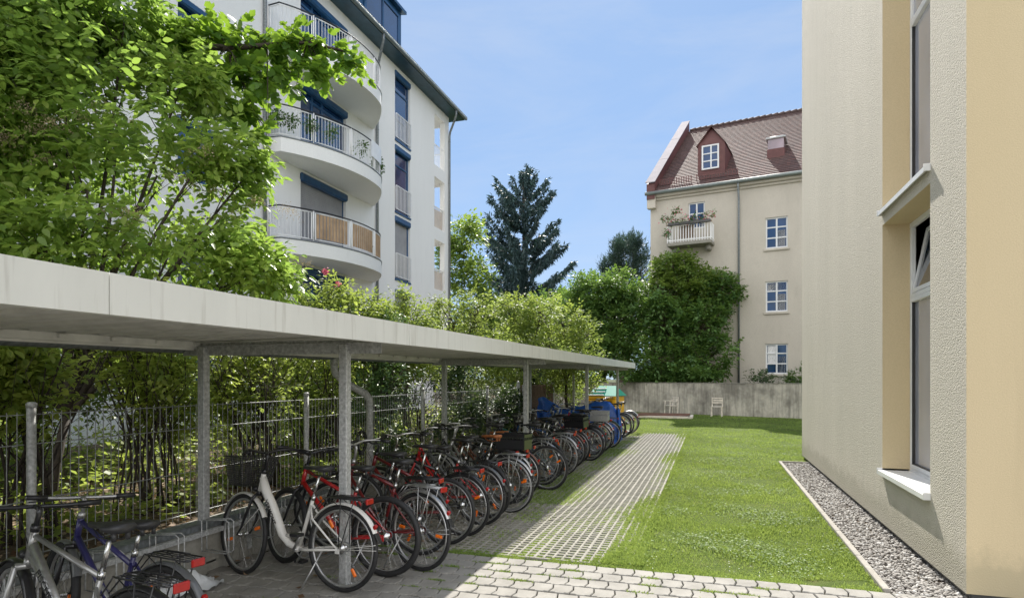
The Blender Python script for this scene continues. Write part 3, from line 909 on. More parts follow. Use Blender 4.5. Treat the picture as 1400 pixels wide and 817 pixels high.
# ------------------------------------------------------------------ bicycles
def paint(name, col, rough=.3, metal=0.0): return M_('bike_' + name, col, rough, metal, .08, 6, coat=.4)
BP = {
 'silver': paint('silver', (.36, .36, .35), .3, .6), 'purple': paint('purple', (.03, .028, .12)), 'white': paint('white', (.72, .70, .66)),
 'red': paint('red', (.42, .014, .016)), 'darkred': paint('dark_red', (.15, .012, .014)), 'black': paint('black', (.015, .015, .017)),
 'blue': paint('blue', (.02, .09, .30)), 'green': paint('green', (.02, .09, .06)), 'grey': paint('grey', (.12, .125, .13)),
 'teal': paint('teal', (.04, .20, .24)), 'orange': paint('orange', (.55, .14, .02)), 'chrome': m_chrome, 'brown': paint('brown', (.16, .06, .03)),
 'navy': paint('navy', (.02, .03, .09)), 'alu': m_alu}
R = .340
CACHE = {}
def cached(key, fn):
    if key not in CACHE: CACHE[key] = fn()
    return CACHE[key]
def circ(r, n, y=0, cx=0, cz=0, a0=0, a1=2 * PI, closed=True):
    m = n if closed else n - 1
    return [(cx + r * math.cos(a0 + (a1 - a0) * i / m), y, cz + r * math.sin(a0 + (a1 - a0) * i / m)) for i in range(n)]
def mesh_tyre(w, segs=44):
    mb = MB(); mb.tube(circ(R - w, segs), w, 8, closed=True); return mb.mesh('tyre', m_black)
def mesh_rim(segs=44, wall=0):
    mb = MB()
    vs = []; prof = ((R - .036, -.011), (R - .036, .011), (R - .052, .009), (R - .056, 0), (R - .052, -.009))
    for i in range(segs):
        a = 2 * PI * i / segs
        for r, y in prof: vs.append((r * math.cos(a), y, r * math.sin(a)))
    fs = [(i * 5 + k, i * 5 + (k + 1) % 5, ((i + 1) % segs) * 5 + (k + 1) % 5, ((i + 1) % segs) * 5 + k) for i in range(segs) for k in range(5)]
    mb.add(vs, fs, 0, True); return mb.mesh('rim', m_alu)
def mesh_wall(w):
    mb = MB()
    for s in (-1, 1): mb.tube(circ(R - w * 1.35, 44, s * w * .93), .0028, 4, closed=True)
    return mb.mesh('reflective_stripe', m_wmetal)
def mesh_spokes(n=28, rear=False):
    mb = MB(); rg = random.Random(n)
    for i in range(n):
        a = 2 * PI * i / n; s = 1 if i % 2 else -1
        b_ = a + (.85 if (i // 2) % 2 else -.85)
        mb.tube([(.019 * math.cos(b_), s * .028, .019 * math.sin(b_)), ((R - .05) * math.cos(a), 0, (R - .05) * math.sin(a))], .0013, 3, cap=False)
    Mx = Matrix.Rotation(PI / 2, 4, 'X')
    mb.lathe([(.006, -.055), (.012, -.05), (.012, -.034), (.024, -.032), (.024, -.026), (.013, -.024), (.012, .024), (.024, .026), (.024, .032), (.012, .034), (.012, .05), (.006, .055)], 12, M=Mx)
    if rear:
        for k in range(5): mb.lathe([(.028 + k * .004, .034 - 0 + k * .0), (.028 + k * .004, .036)], 12, M=Mx @ Matrix.Translation((0, 0, -.07 + k * .003)))
    return mb.mesh('spokes', m_chrome)
def mesh_refl(a):
    mb = MB(); Mx = Matrix.Rotation(-a, 4, 'Y') @ Matrix.Translation((R * .62, 0, 0))
    mb.box(-.035, .035, -.009, .009, -.014, .014, M=Mx, b=.006)
    return mb.mesh('wheel_reflector', m_orange)
def wheel(parent, cx, w, rear, refl, steer=0, segs=44, stripe=False):
    wh = link('rear_wheel' if rear else 'front_wheel', cached(('sp', rear), lambda: mesh_spokes(28, rear)), parent)
    wh.location = (cx, 0, R); a = RNG.uniform(0, 6)
    wh.rotation_euler = (0, a, steer)
    link('tyre', cached(('ty', w), lambda: mesh_tyre(w, segs)), wh)
    link('rim', cached('rim', lambda: mesh_rim(segs)), wh)
    if stripe: link('reflective_stripe', cached(('st', w), lambda: mesh_wall(w)), wh)
    if refl:
        for ra in (.4, .4 + PI): link('wheel_reflector', cached(('rf', ra), lambda: mesh_refl(ra)), wh)
    return wh

FX, BBX, BBZ = 1.08, .44, .29
STX, STZ = .30, .72    # top of seat tube
HTX, HTZ, HBX, HBZ = .84, .88, .885, .715
def mesh_frame(kind, mat):
    mb = MB()
    bb = (BBX, 0, BBZ); st = (STX, 0, STZ); ht = (HTX, 0, HTZ); hb = (HBX, 0, HBZ)
    hm = (HTX + .01, 0, HTZ - .03); hl = (HBX - .008, 0, HBZ + .03)
    mb.tube([ht, hb], .020, 10)
    mb.tube([(BBX, -.035, BBZ), (BBX, .035, BBZ)], .024, 10)
    mb.tube([bb, st], .0155, 8)
    if kind == 'city':
        mb.tube([(HTX + .012, 0, HTZ - .04), (HTX - .02, 0, HTZ - .14), (.72, 0, .58), (.62, 0, .385), (.54, 0, .315), bb], [.032, .042, .042, .039, .033, .027], 12, flat=(1, .8))
        mb.tube([(.60, 0, .37), (.50, 0, .395), (.42, 0, .415)], [.018, .016, .014], 8)
    elif kind == 'lady':
        mb.tube([hl, bb], .018, 8)
        mb.tube([hm, (.70, 0, .62), (.52, 0, .47), (.405, 0, .42)], .015, 8)
    elif kind == 'mixte':
        mb.tube([hl, bb], .017, 8)
        mb.tube([hm, (.36, 0, .53)], .014, 8)
    else:
        mb.tube([hl, bb], .021 if kind == 'mtb' else .016, 8)
        dz = .09 if kind == 'mtb' else .02
        mb.tube([hm, (STX + .012, 0, STZ - dz)], .0165 if kind == 'mtb' else .014, 8)
    for s in (-1, 1):
        mb.tube([(BBX - .02, s * .02, BBZ), (BBX - .10, s * .042, BBZ + .006), (0, s * .062, R)], [.012, .011, .008], 7)
        mb.tube([(STX + .018, s * .012, STZ - .07), (STX - .03, s * .045, STZ - .17), (0, s * .062, R)], [.009, .009, .007], 7)
        mb.box(-.02, .02, s * .058, s * .066, R - .03, R + .02)
    return mb.mesh('frame', mat)
def mesh_fork(mat, susp=False):
    mb = MB()
    mb.tube([(HBX - .002, 0, HBZ + .01), (HBX + .012, 0, HBZ - .03)], .022, 8)
    for s in (-1, 1):
        if susp: mb.tube([(HBX + .01, s * .055, HBZ - .03), (.97, s * .06, .48), (.975, s * .06, .478), (FX, s * .062, R)], [.015, .015, .021, .017], 8)
        else: mb.tube([(HBX + .008, s * .012, HBZ - .015), (HBX + .02, s * .05, HBZ - .05), (.985, s * .058, .50), (1.03, s * .060, .40), (FX, s * .060, R)], [.013, .013, .012, .010, .008], 8)
    if susp: mb.tube([(HBX + .01, -.055, HBZ - .03), (HBX + .01, .055, HBZ - .03)], .018, 8)
    return mb.mesh('fork', mat)
def mesh_saddle(mat=None):
    mb = MB(); n = 12; vs = []; prof = [(-.13, .010), (-.12, .062), (-.08, .082), (-.03, .072), (.02, .042), (.07, .026), (.12, .020), (.15, .006)]
    for x, hw in prof:
        dz = .012 * math.cos((x + .1) * 8)
        for k in range(n):
            a = 2 * PI * k / n
            z = math.sin(a) * (.018 if math.sin(a) > 0 else .030 * (hw / .08 + .2))
            vs.append((x, hw * math.cos(a), dz + z))
    fs = [(i * n + k, i * n + (k + 1) % n, (i + 1) * n + (k + 1) % n, (i + 1) * n + k) for i in range(len(prof) - 1) for k in range(n)]
    fs += [tuple(range(n))[::-1], tuple(range((len(prof) - 1) * n, len(prof) * n))]
    mb.add(vs, fs, 0, True)
    for s in (-1, 1):
        mb.tube([(-.10, s * .04, -.03), (-.06, s * .02, -.055), (.05, s * .015, -.052), (.11, s * .008, -.01)], .0035, 5)
        mb.tube([(-.09, s * .035, -.055), (-.09, s * .035, -.012)], .012, 8)
    return mb.mesh('saddle', mat or m_sadd)
def mesh_bar(kind, mat):
    mb = MB()
    if kind == 'flat': pts = [(-.01, -.30, .01), (0, -.12, 0), (.01, -.04, 0), (.01, .04, 0), (0, .12, 0), (-.01, .30, .01)]
    elif kind == 'riser': pts = [(-.03, -.31, .05), (-.01, -.15, .045), (.01, -.08, .01), (.01, 0, 0), (.01, .08, .01), (-.01, .15, .045), (-.03, .31, .05)]
    elif kind == 'drop': pts = [(.0, -.2, -.12), (.07, -.2, -.09), (.09, -.2, -.03), (.05, -.2, 0), (0, -.19, 0), (0, 0, 0), (0, .19, 0), (.05, .2, 0), (.09, .2, -.03), (.07, .2, -.09), (0, .2, -.12)]
    else: pts = [(-.20, -.28, .02), (-.10, -.26, .035), (-.02, -.19, .04), (.02, -.11, .03), (.015, 0, 0), (.02, .11, .03), (-.02, .19, .04), (-.10, .26, .035), (-.20, .28, .02)]
    # smooth
    sp = []
    for i in range(len(pts) - 1):
        a, b_ = Vector(pts[i]), Vector(pts[i + 1]); sp += [a, a.lerp(b_, .5)]
    sp.append(Vector(pts[-1]))
    sp = [sp[0]] + [(sp[i - 1] + sp[i] * 2 + sp[i + 1]) / 4 for i in range(1, len(sp) - 1)] + [sp[-1]]
    mb.tube(sp, .011, 8)
    return mb.mesh('handlebar', mat)
def mesh_grips(kind):
    mb = MB()
    for s in (-1, 1):
        if kind == 'flat': a, b_ = (-.01, s * .30, .01), (-.003, s * .19, .004); lv = [(.03, s * .12, -.01), (.055, s * .17, -.02), (.05, s * .27, -.025)]
        elif kind == 'riser': a, b_ = (-.03, s * .31, .05), (-.017, s * .20, .047); lv = [(.02, s * .15, .03), (.05, s * .19, .02), (.03, s * .29, .015)]
        elif kind == 'drop': a, b_ = (0, s * .2, -.12), (.05, s * .2, -.105); lv = [(.09, s * .2, -.02), (.11, s * .2, -.06), (.10, s * .2, -.12)]
        else: a, b_ = (-.20, s * .28, .02), (-.10, s * .26, .035); lv = [(-.01, s * .20, .025), (-.03, s * .235, .0), (-.13, s * .275, -.01)]
        mb.tube([a, b_], .0165, 8); mb.tube(lv, [.008, .006, .005], 5)
        mb.tube([lv[0], (.08, s * .10, -.03), (.09, s * .03, -.09), (.03, s * .01, -.20)], .0024, 4)
    return mb.mesh('grips', m_bplast)
def mesh_guard(mat, rear, a0, a1, w=.026):
    mb = MB(); n = 18; vs = []; r = R + .018
    for i in range(n):
        a = a0 + (a1 - a0) * i / (n - 1)
        for k, (y, dr) in enumerate(((-w, -.014), (-w * .6, -.003), (0, 0), (w * .6, -.003), (w, -.014))):
            vs.append(((r + dr) * math.cos(a), y, (r + dr) * math.sin(a)))
    m = len(vs)
    vs2 = [(x * .993, y, z * .993) for x, y, z in vs]
    fs = [(i * 5 + k, i * 5 + k + 1, (i + 1) * 5 + k + 1, (i + 1) * 5 + k) for i in range(n - 1) for k in range(4)]
    fs += [tuple(m + q for q in f[::-1]) for f in fs]
    for i in range(n - 1):
        fs += [(i * 5, (i + 1) * 5, m + (i + 1) * 5, m + i * 5), (i * 5 + 4, m + i * 5 + 4, m + (i + 1) * 5 + 4, (i + 1) * 5 + 4)]
    mb.add(vs + vs2, fs, 0, True)
    for s in (-1, 1):
        a = a0 + .25 if rear else a1 - .25
        for da in ((0, .12) if rear else (0,)):
            mb.tube([(0, s * .06, 0), ((r - .012) * math.cos(a + da), s * .03, (r - .012) * math.sin(a + da))], .0022, 4)
    return mb.mesh('mudguard', mat)
def mesh_carrier(mat):
    mb = MB(); z = .735; x0, x1 = -.24, .17
    for s in (-1, 1):
        mb.tube([(x1, s * .03, z - .01), (x1 - .06, s * .06, z), (x0 + .03, s * .06, z), (x0, s * .045, z)], .0048, 6)
        mb.tube([(x0 + .09, s * .06, z), (-.03, s * .066, R + .01)], .0045, 6)
        mb.tube([(x0 + .22, s * .06, z), (-.015, s * .066, R + .01)], .0045, 6)
        mb.tube([(x1 - .08, s * .06, z - .005), (x0 + .10, s * .062, .60)], .003, 5)
        mb.tube([(x1, s * .028, z - .008), (STX - .03, s * .02, STZ - .10)], .0045, 5)
    for y in (-.03, 0, .03): mb.tube([(x1 - .05, y, z), (x0 + .02, y, z)], .0035, 5)
    for x in (x0 + .005, x0 + .14, x0 + .27, x1 - .05): mb.tube([(x, -.06, z), (x, .06, z)], .004, 5)
    mb.tube([(x1 - .10, -.04, z + .012), (x0 + .10, -.035, z + .016), (x0 + .10, .035, z + .016), (x1 - .10, .04, z + .012)], .0035, 5)
    return mb.mesh('carrier', mat)
def mesh_crank():
    mb = MB(); Mx = Matrix.Translation((BBX, -.05, BBZ)) @ Matrix.Rotation(PI / 2, 4, 'X')
    n = 32
    mb.tube(circ(.085, n, -.052, BBX, BBZ), .006, 4, closed=True)
    for k in range(5):
        a = 2 * PI * k / 5; mb.tube([(BBX, -.052, BBZ), (BBX + .083 * math.cos(a), -.052, BBZ + .083 * math.sin(a))], .006, 4)
    a = 1.0
    mb.tube([(BBX, -.065, BBZ), (BBX, .065, BBZ)], .010, 6)
    mb.tube([(BBX, -.065, BBZ), (BBX + .17 * math.cos(a), -.075, BBZ - .17 * math.sin(a))], [.012, .009], 6)
    mb.tube([(BBX, .065, BBZ), (BBX - .17 * math.cos(a), .075, BBZ + .17 * math.sin(a))], [.012, .009], 6)
    return mb.mesh('crankset', m_alu)
def mesh_chain():
    mb = MB(); pts = []
    for k in range(9): a = -PI / 2 + PI * k / 8; pts.append((BBX + .088 * math.cos(a), -.052, BBZ + .088 * math.sin(a)))
    for k in range(7): a = PI / 2 + PI * k / 6; pts.append((.036 * math.cos(a), -.048, R + .036 * math.sin(a)))
    mb.tube(pts, .0045, 4, closed=True)
    return mb.mesh('chain', m_galvd)
def mesh_chainguard(mat):
    mb = MB()
    pl_ = [(-.02, .30), (.30, .215), (BBX, .175), (BBX + .10, .22), (BBX + .115, .29), (BBX + .10, .36), (BBX + .02, .395), (.30, .40), (-.02, .375)]
    vs = [(x, y, z) for y in (-.066, -.072) for x, z in pl_]; n = len(pl_)
    mb.add(vs, [tuple(range(n)), tuple(range(n, 2 * n))[::-1]] + [(i, (i + 1) % n, n + (i + 1) % n, n + i) for i in range(n)])
    return mb.mesh('chain_guard', mat)
def mesh_pedal(s_):
    mb = MB(); a = 1.0; ss = -s_
    x = BBX + ss * .17 * math.cos(a); z = BBZ - ss * .17 * math.sin(a)
    mb.box(x - .045, x + .045, .09 if s_ > 0 else -.165, .165 if s_ > 0 else -.09, z - .012, z + .012, b=.004)
    return mb.mesh('pedal', m_bplast)
def mesh_stand():
    mb = MB(); mb.tube([(.16, .05, .31), (.20, .12, .17), (.23, .20, .035)], [.008, .007, .007], 6); return mb.mesh('kickstand', m_alu)
def mesh_basket(mat, w=.36, l=.26, h=.24):
    mb = MB()
    def ring(t): return .72 + .28 * t
    nx, ny, nz = 17, 13, 13
    for k in range(nz + 1):
        t = k / nz; a = ring(t); z = h * t
        p = [(-l / 2 * a, -w / 2 * a, z), (l / 2 * a, -w / 2 * a, z), (l / 2 * a, w / 2 * a, z), (-l / 2 * a, w / 2 * a, z)]
        mb.tube(p, .006 if k == nz else .0032, 4, closed=True, smooth=False)
    for i in range(nx + 1):
        y0 = -.5 + i / nx
        for s in (-1, 1): mb.tube([(s * l / 2 * .72, y0 * w * .72, 0), (s * l / 2, y0 * w, h)], .0034, 3, cap=False)
        mb.tube([(-l / 2 * .72, y0 * w * .72, 0), (l / 2 * .72, y0 * w * .72, 0)], .0022, 3, cap=False)
    for i in range(ny + 1):
        x0 = -.5 + i / ny
        for s in (-1, 1): mb.tube([(x0 * l * .72, s * w / 2 * .72, 0), (x0 * l, s * w / 2, h)], .0034, 3, cap=False)
        mb.tube([(x0 * l * .72, -w / 2 * .72, 0), (x0 * l * .72, w / 2 * .72, 0)], .0022, 3, cap=False)
    return mb.mesh('basket', mat)
def mesh_crate(mat):
    mb = MB(); l, w, h, t = .40, .30, .20, .008
    mb.box(-l / 2, l / 2, -w / 2, w / 2, 0, t)
    for s in (-1, 1):
        mb.box(-l / 2, l / 2, s * w / 2 - t / 2, s * w / 2 + t / 2, t, h * .62); mb.box(-l / 2, l / 2, s * w / 2 - t / 2, s * w / 2 + t / 2, h * .80, h)
        mb.box(s * l / 2 - t / 2, s * l / 2 + t / 2, -w / 2 + t, w / 2 - t, t, h * .62); mb.box(s * l / 2 - t / 2, s * l / 2 + t / 2, -w / 2 + t, w / 2 - t, h * .8, h)
        mb.box(-l / 2 - .01, l / 2 + .01, s * (w / 2 + .004), s * (w / 2 + .014), h, h + .012)
        for k in range(9):
            x = -l / 2 + .01 + k * (l - .02) / 8; mb.box(x - .006, x + .006, s * (w / 2 - t / 2), s * (w / 2 + t / 2 + .003), h * .62, h * .8)
        for k in range(7):
            y = -w / 2 + .01 + k * (w - .02) / 6; mb.box(s * (l / 2 - t / 2), s * (l / 2 + t / 2 + .003), y - .006, y + .006, h * .62, h * .8)
    return mb.mesh('crate', mat)

def text_on(parent, txt, size, mat, M, name='lettering', shear=0, ex=.0006):
    cu = bpy.data.curves.new('t', 'FONT'); cu.body = txt; cu.size = size; cu.extrude = ex; cu.align_x = 'CENTER'; cu.align_y = 'CENTER'; cu.shear = shear
    cu.offset = size * .02
    o = bpy.data.objects.new('t', cu); COL.objects.link(o)
    dg = bpy.context.evaluated_depsgraph_get(); me = bpy.data.meshes.new_from_object(o.evaluated_get(dg))
    bpy.data.objects.remove(o); bpy.data.curves.remove(cu)
    me.name = name; me.materials.clear(); me.materials.append(mat)
    t = link(name, me, parent); t.matrix_local = M
    return t

def bicycle(x, y, deg, kind, col, label, bar='city', barmat='alu', steer=0, guard=None, carrier=None, crate=False, basket=None,
            tyre=.019, lamp=True, refl=True, cg=None, susp=False, saddle=None, lean=2.0, seat_h=0.0, detail=True, scale=1.0, stripe=False, bag=None):
    root = empty('bicycle', (x, y, GZ(y)), math.radians(deg)); root.rotation_euler[0] = math.radians(lean) * 1
    root.scale = (scale,) * 3
    tag(root, label, 'bicycle', 'bicycles parked side by side under the shelter')
    m = BP[col]
    link('frame', cached(('fr', kind, col), lambda: mesh_frame(kind, m)), root)
    # steered front assembly: pieces share the steering rotation about the head tube
    ax = Vector((HTX - HBX, 0, HTZ - HBZ)).normalized(); piv = Vector((HBX, 0, HBZ))
    SM = Matrix.Translation(piv) @ Matrix.Rotation(math.radians(steer), 4, ax) @ Matrix.Translation(-piv)
    fo = link('fork', cached(('fk', susp, 'black' if kind in ('mtb', 'city') else col), lambda: mesh_fork(BP['black'] if kind in ('mtb', 'city') else m, susp)), root); fo.matrix_local = SM
    wheel(root, 0, tyre, True, refl, stripe=stripe)
    fw = wheel(root, 0, tyre, False, refl, stripe=stripe); sp = RNG.uniform(0, 6)
    fw.matrix_local = SM @ Matrix.Translation((FX, 0, R)) @ Matrix.Rotation(sp, 4, 'Y')
    # seat
    sz = STZ + .15 + seat_h
    sx = STX - (sz - STZ) * .30
    mb = MB(); mb.tube([(STX + .002, 0, STZ - .01), (sx, 0, sz)], .0125, 8); mb.tube([(STX + .004, 0, STZ - .03), (STX - .002, 0, STZ + .006)], .019, 8)
    mb.build('seat_post', m_chrome, root)
    sd = link('saddle', cached(('sd', saddle), lambda: mesh_saddle(saddle and MATS[saddle])), root); sd.location = (sx + .01, 0, sz + .055)
    # bar
    bz = HTZ + (.15 if bar == 'city' else .11 if bar != 'drop' else .06); bx = HTX - .03 + (.05 if bar != 'city' else .02)
    mb = MB(); mb.tube([(HTX, 0, HTZ - .01), (HTX - .035, 0, bz - .015), (HTX - .03, 0, bz), (bx, 0, bz + .005)], [.013, .013, .014, .014], 8); mb.tube([(HTX + .003, 0, HTZ - .01), (HTX - .006, 0, HTZ + .025)], .022, 8)
    st = mb.build('stem', BP[barmat], root); st.matrix_local = SM
    hb = link('handlebar', cached(('hb', bar, barmat), lambda: mesh_bar(bar, BP[barmat])), root); hb.matrix_local = SM @ Matrix.Translation((bx, 0, bz + .005))
    gp = link('grips', cached(('gr', bar), lambda: mesh_grips(bar)), hb)
    link('crankset', cached('crank', mesh_crank), root)
    link('chain', cached('chain', mesh_chain), root)
    for sd_ in (-1, 1): link('pedal', cached(('ped', sd_), lambda: mesh_pedal(sd_)), root)
    link('kickstand', cached('stand', mesh_stand), root)
    if cg: link('chain_guard', cached(('cg', cg), lambda: mesh_chainguard(BP[cg])), root)
    if guard:
        g = link('rear_mudguard', cached(('gd', guard, 1), lambda: mesh_guard(BP[guard], True, math.radians(25 + 130), math.radians(35))), root); g.location = (0, 0, R)
        g.data.name = 'mudguard'
        f_ = link('front_mudguard', cached(('gd', guard, 0), lambda: mesh_guard(BP[guard], False, math.radians(25), math.radians(150))), root); f_.matrix_local = SM @ Matrix.Translation((FX, 0, R))
        mb = MB(); a0 = math.radians(157)
        mb.box(-.024, .024, -.004, .004, -.07, .01, M=Matrix.Translation((R * 1.05 * math.cos(a0), 0, R + R * 1.05 * math.sin(a0))) @ Matrix.Rotation(math.radians(28), 4, 'Y') @ Matrix.Rotation(PI / 2, 4, 'Z'), b=.003)
        mb.build('mud_flap', m_bplast, root)
        mb = MB(); a1 = math.radians(148); c = Vector(((R + .024) * math.cos(a1), 0, R + (R + .024) * math.sin(a1)))
        mb.box(-.014, .014, -.016, .016, -.02, .02, M=Matrix.Translation(c) @ Matrix.Rotation(-.6, 4, 'Y'), b=.006); mb.build('tail_light', m_red, root)
    if carrier:
        link('carrier', cached(('ca', carrier), lambda: mesh_carrier(BP[carrier])), root)
        mb = MB(); mb.box(-.262, -.243, -.042, .042, .70, .745, b=.006); mb.build('rear_reflector', m_red, root)
    if crate: c = link('crate', cached(('cr', crate), lambda: mesh_crate(BP[crate])), root); c.location = (-.06, 0, .742)
    if basket:
        c = link('basket', cached(('bk', basket), lambda: mesh_basket(BP[basket])), root); c.matrix_local = SM @ Matrix.Translation((HTX + .20, 0, HTZ - .12))
    if lamp:
        mb = MB(); Mx = Matrix.Translation((HBX + .06, 0, HBZ + .02)) @ Matrix.Rotation(PI / 2, 4, 'Y')
        mb.lathe([(.012, -.03), (.026, -.01), (.028, .02)], 10, 0, Mx); mb.lathe([(.025, .020), (.02, .026)], 10, 1, Mx)
        mb.tube([(HBX + .01, 0, HBZ - .01), (HBX + .06, 0, HBZ + .0)], .005, 5)
        l_ = mb.build('headlight', [m_bplast, m_lens], root); l_.matrix_local = SM
    if bag: 
        mb = MB(); mb.box(-.17, .12, -.10, .10, .755, .85, b=.035); mb.box(-.16, .10, -.08, .08, .85, .875, b=.012); o = tag(mb.build('saddle_bag', MATS[bag]), None); o.parent = root
    return root
def GZ(y): return .030 if y < 5.6 else .010

bk = bicycle
B1 = bk(-2.55, 2.28, 174, 'trek', 'silver', 'silver grey trekking bicycle with large lettering on its down tube', 'flat', 'black', steer=-14, guard='black', carrier='black', susp=True, seat_h=.02, tyre=.022)
B2 = bk(-2.86, 2.72, 172, 'mtb', 'purple', 'purple mountain bicycle with straight silver handlebar and black rear rack', 'flat', 'alu', steer=-16, guard='grey', carrier='black', tyre=.026, susp=True, scale=.95, seat_h=-.04, lamp=False)
B3 = bk(-2.76, 4.30, 173, 'city', 'white', 'white step-through city bicycle with black wire basket on the front', 'city', 'black', steer=-12, guard='white', carrier='black', basket='black', tyre=.020, seat_h=.02, stripe=False, cg=None)
B4 = bk(-2.62, 4.74, 176, 'mtb', 'red', 'bright red mountain bicycle with black handlebar behind the white bicycle', 'riser', 'black', steer=-20, tyre=.027, susp=False, lamp=False, seat_h=-.03, refl=False)
B5 = bk(-2.42, 4.98, 165, 'trek', 'darkred', 'dark red bicycle with silver wire rack and long silver mudguard tip', 'city', 'alu', steer=8, guard='alu', carrier='alu', tyre=.018, seat_h=.0)
B6 = bk(-2.58, 5.90, 176, 'mtb', 'darkred', 'dark red bicycle without mudguards, black saddle raised on a chrome post', 'riser', 'black', steer=10, tyre=.021, lamp=False, refl=False, seat_h=.06)
B7 = bk(-2.54, 6.27, 173, 'trek', 'black', 'black bicycle with thin black mudguards and curved silver handlebar', 'city', 'chrome', steer=-16, guard='black', carrier='black', tyre=.018, seat_h=.02, lean=-2)
B8 = bk(-2.54, 6.80, 170, 'lady', 'red', 'red ladies bicycle with tall silver handlebar and black wire rack', 'city', 'chrome', steer=14, guard='grey', carrier='black', tyre=.018, seat_h=.04)
B9 = bk(-2.43, 7.56, 172, 'lady', 'silver', 'silver and red bicycle with silver mudguards and silver wire rack', 'city', 'alu', steer=-8, guard='alu', carrier='alu', tyre=.020, seat_h=.02, stripe=True, saddle='brown_leather')
B10 = bk(-2.60, 8.10, 176, 'trek', 'black', 'black bicycle carrying a black plastic crate behind the saddle', 'flat', 'alu', steer=6, guard='alu', carrier='black', crate='black', tyre=.018, seat_h=.12)
B11 = bk(-2.36, 9.22, 173, 'trek', 'black', 'black bicycle with black wheels and no rack beside the second front post', 'flat', 'black', steer=-10, tyre=.022, seat_h=.05, lamp=False)
rest = [
 (5.42, -2.66, 'trek', 'black', '', 'black touring bicycle just behind the dark red one with the silver rack', dict(guard='black', carrier='black')),
 (7.18, -2.62, 'mtb', 'grey', '', 'plain grey mountain bicycle set back beside the red ladies bicycle', dict(bar='riser')),
 (7.84, -2.68, 'lady', 'black', '', 'black ladies bicycle set back beside the silver racked bicycle', dict(guard='black', carrier='black')),
 (9.92, -2.70, 'lady', 'grey', '', 'grey ladies bicycle set back between the navy and the teal bicycle', dict(guard='grey', carrier='black')),
 (11.0, -2.68, 'trek', 'black', '', 'slim black bicycle squeezed between the pale silver and the blue bicycle', dict(guard='alu')),
 (12.5, -2.66, 'mtb', 'black', '', 'black mountain bicycle with wide tyres behind the crate bicycle', dict(bar='riser')),
 (8.55, -2.62, 'lady', 'brown', 'brown', 'brown ladies bicycle with orange brown saddle just before the second front post', dict(saddle='brown_leather', carrier='black', guard='brown')),
 (9.62, -2.60, 'trek', 'navy', 'navy', 'navy bicycle with silver mudguards just behind the second front post', dict(guard='alu', carrier='alu')),
 (10.15, -2.56, 'mtb', 'teal', 'teal', 'teal mountain bicycle with bare wheels beyond the second front post', dict(bar='flat')),
 (10.72, -2.50, 'lady', 'silver', 'silver', 'pale silver ladies bicycle with white striped tyres beyond the teal bicycle', dict(guard='alu', carrier='alu', stripe=True)),
 (11.25, -2.55, 'trek', 'blue', 'blue', 'blue bicycle with black carrier beyond the pale silver ladies bicycle', dict(guard='black', carrier='black', stripe=True)),
 (11.70, -2.50, 'lady', 'brown', 'brown2', 'brown bicycle with rust brown mudguards and front basket', dict(guard='brown', carrier='black', basket='black')),
 (12.25, -2.55, 'trek', 'grey', 'grey', 'grey bicycle with a dark crate on its rear rack', dict(guard='grey', carrier='black', crate='black')),
 (12.78, -2.36, 'trek', 'black', 'black', 'black roadster bicycle standing furthest out into the path past the brown one', dict(guard='black', carrier='black')),
 (13.20, -2.42, 'lady', 'navy', 'navy', 'navy ladies bicycle with black mudguards and orange wheel reflectors', dict(guard='black', carrier='black')),
 (13.72, -2.50, 'mtb', 'orange', 'o', 'orange mountain bicycle among the dark bicycles', dict(bar='riser')),
 (14.20, -2.48, 'lady', 'white', 'w', 'white ladies bicycle with grey crate on the rack near the third front post', dict(guard='white', carrier='alu', crate='alu')),
 (14.75, -2.45, 'trek', 'red', 'r', 'red touring bicycle beside the third front post', dict(guard='alu', carrier='black', stripe=True)),
 (15.25, -2.42, 'trek', 'green', 'g', 'dark green bicycle directly in front of the blue tarpaulin', dict(guard='green', carrier='black')),
 (17.35, -2.55, 'mtb', 'grey', 'g2', 'grey mountain bicycle just behind the blue tarpaulin', dict(bar='flat')),
 (17.95, -2.50, 'trek', 'blue', 'b2', 'blue trekking bicycle second behind the blue tarpaulin', dict(guard='black')),
 (18.6, -2.5, 'lady', 'red', 'r2', 'red ladies bicycle with front basket standing past the tarpaulin', dict(guard='alu', basket='alu')),
 (19.3, -2.45, 'trek', 'black', 'k2', 'black bicycle with pale tyre stripes next to last in the row', dict(guard='black', stripe=True)),
 (19.85, -2.40, 'lady', 'silver', 's2', 'silver bicycle with silver mudguards, last in the row by the end post', dict(guard='alu', stripe=True)),
]
for (y, x, kind, col, _, label, kw) in rest:
    k2 = dict(bar='city' if kind == 'lady' else 'flat', barmat='alu', steer=RNG.uniform(-30, 30), seat_h=RNG.uniform(-.02, .07), lean=RNG.uniform(-6, 6), tyre=.019, lamp=(kind != 'mtb'))
    if kind == 'mtb': k2['tyre'] = .026
    k2.update(kw)
    bk(x + RNG.uniform(-.04, .04), y, 173 + RNG.uniform(-9, 9), kind, col, label, **k2)

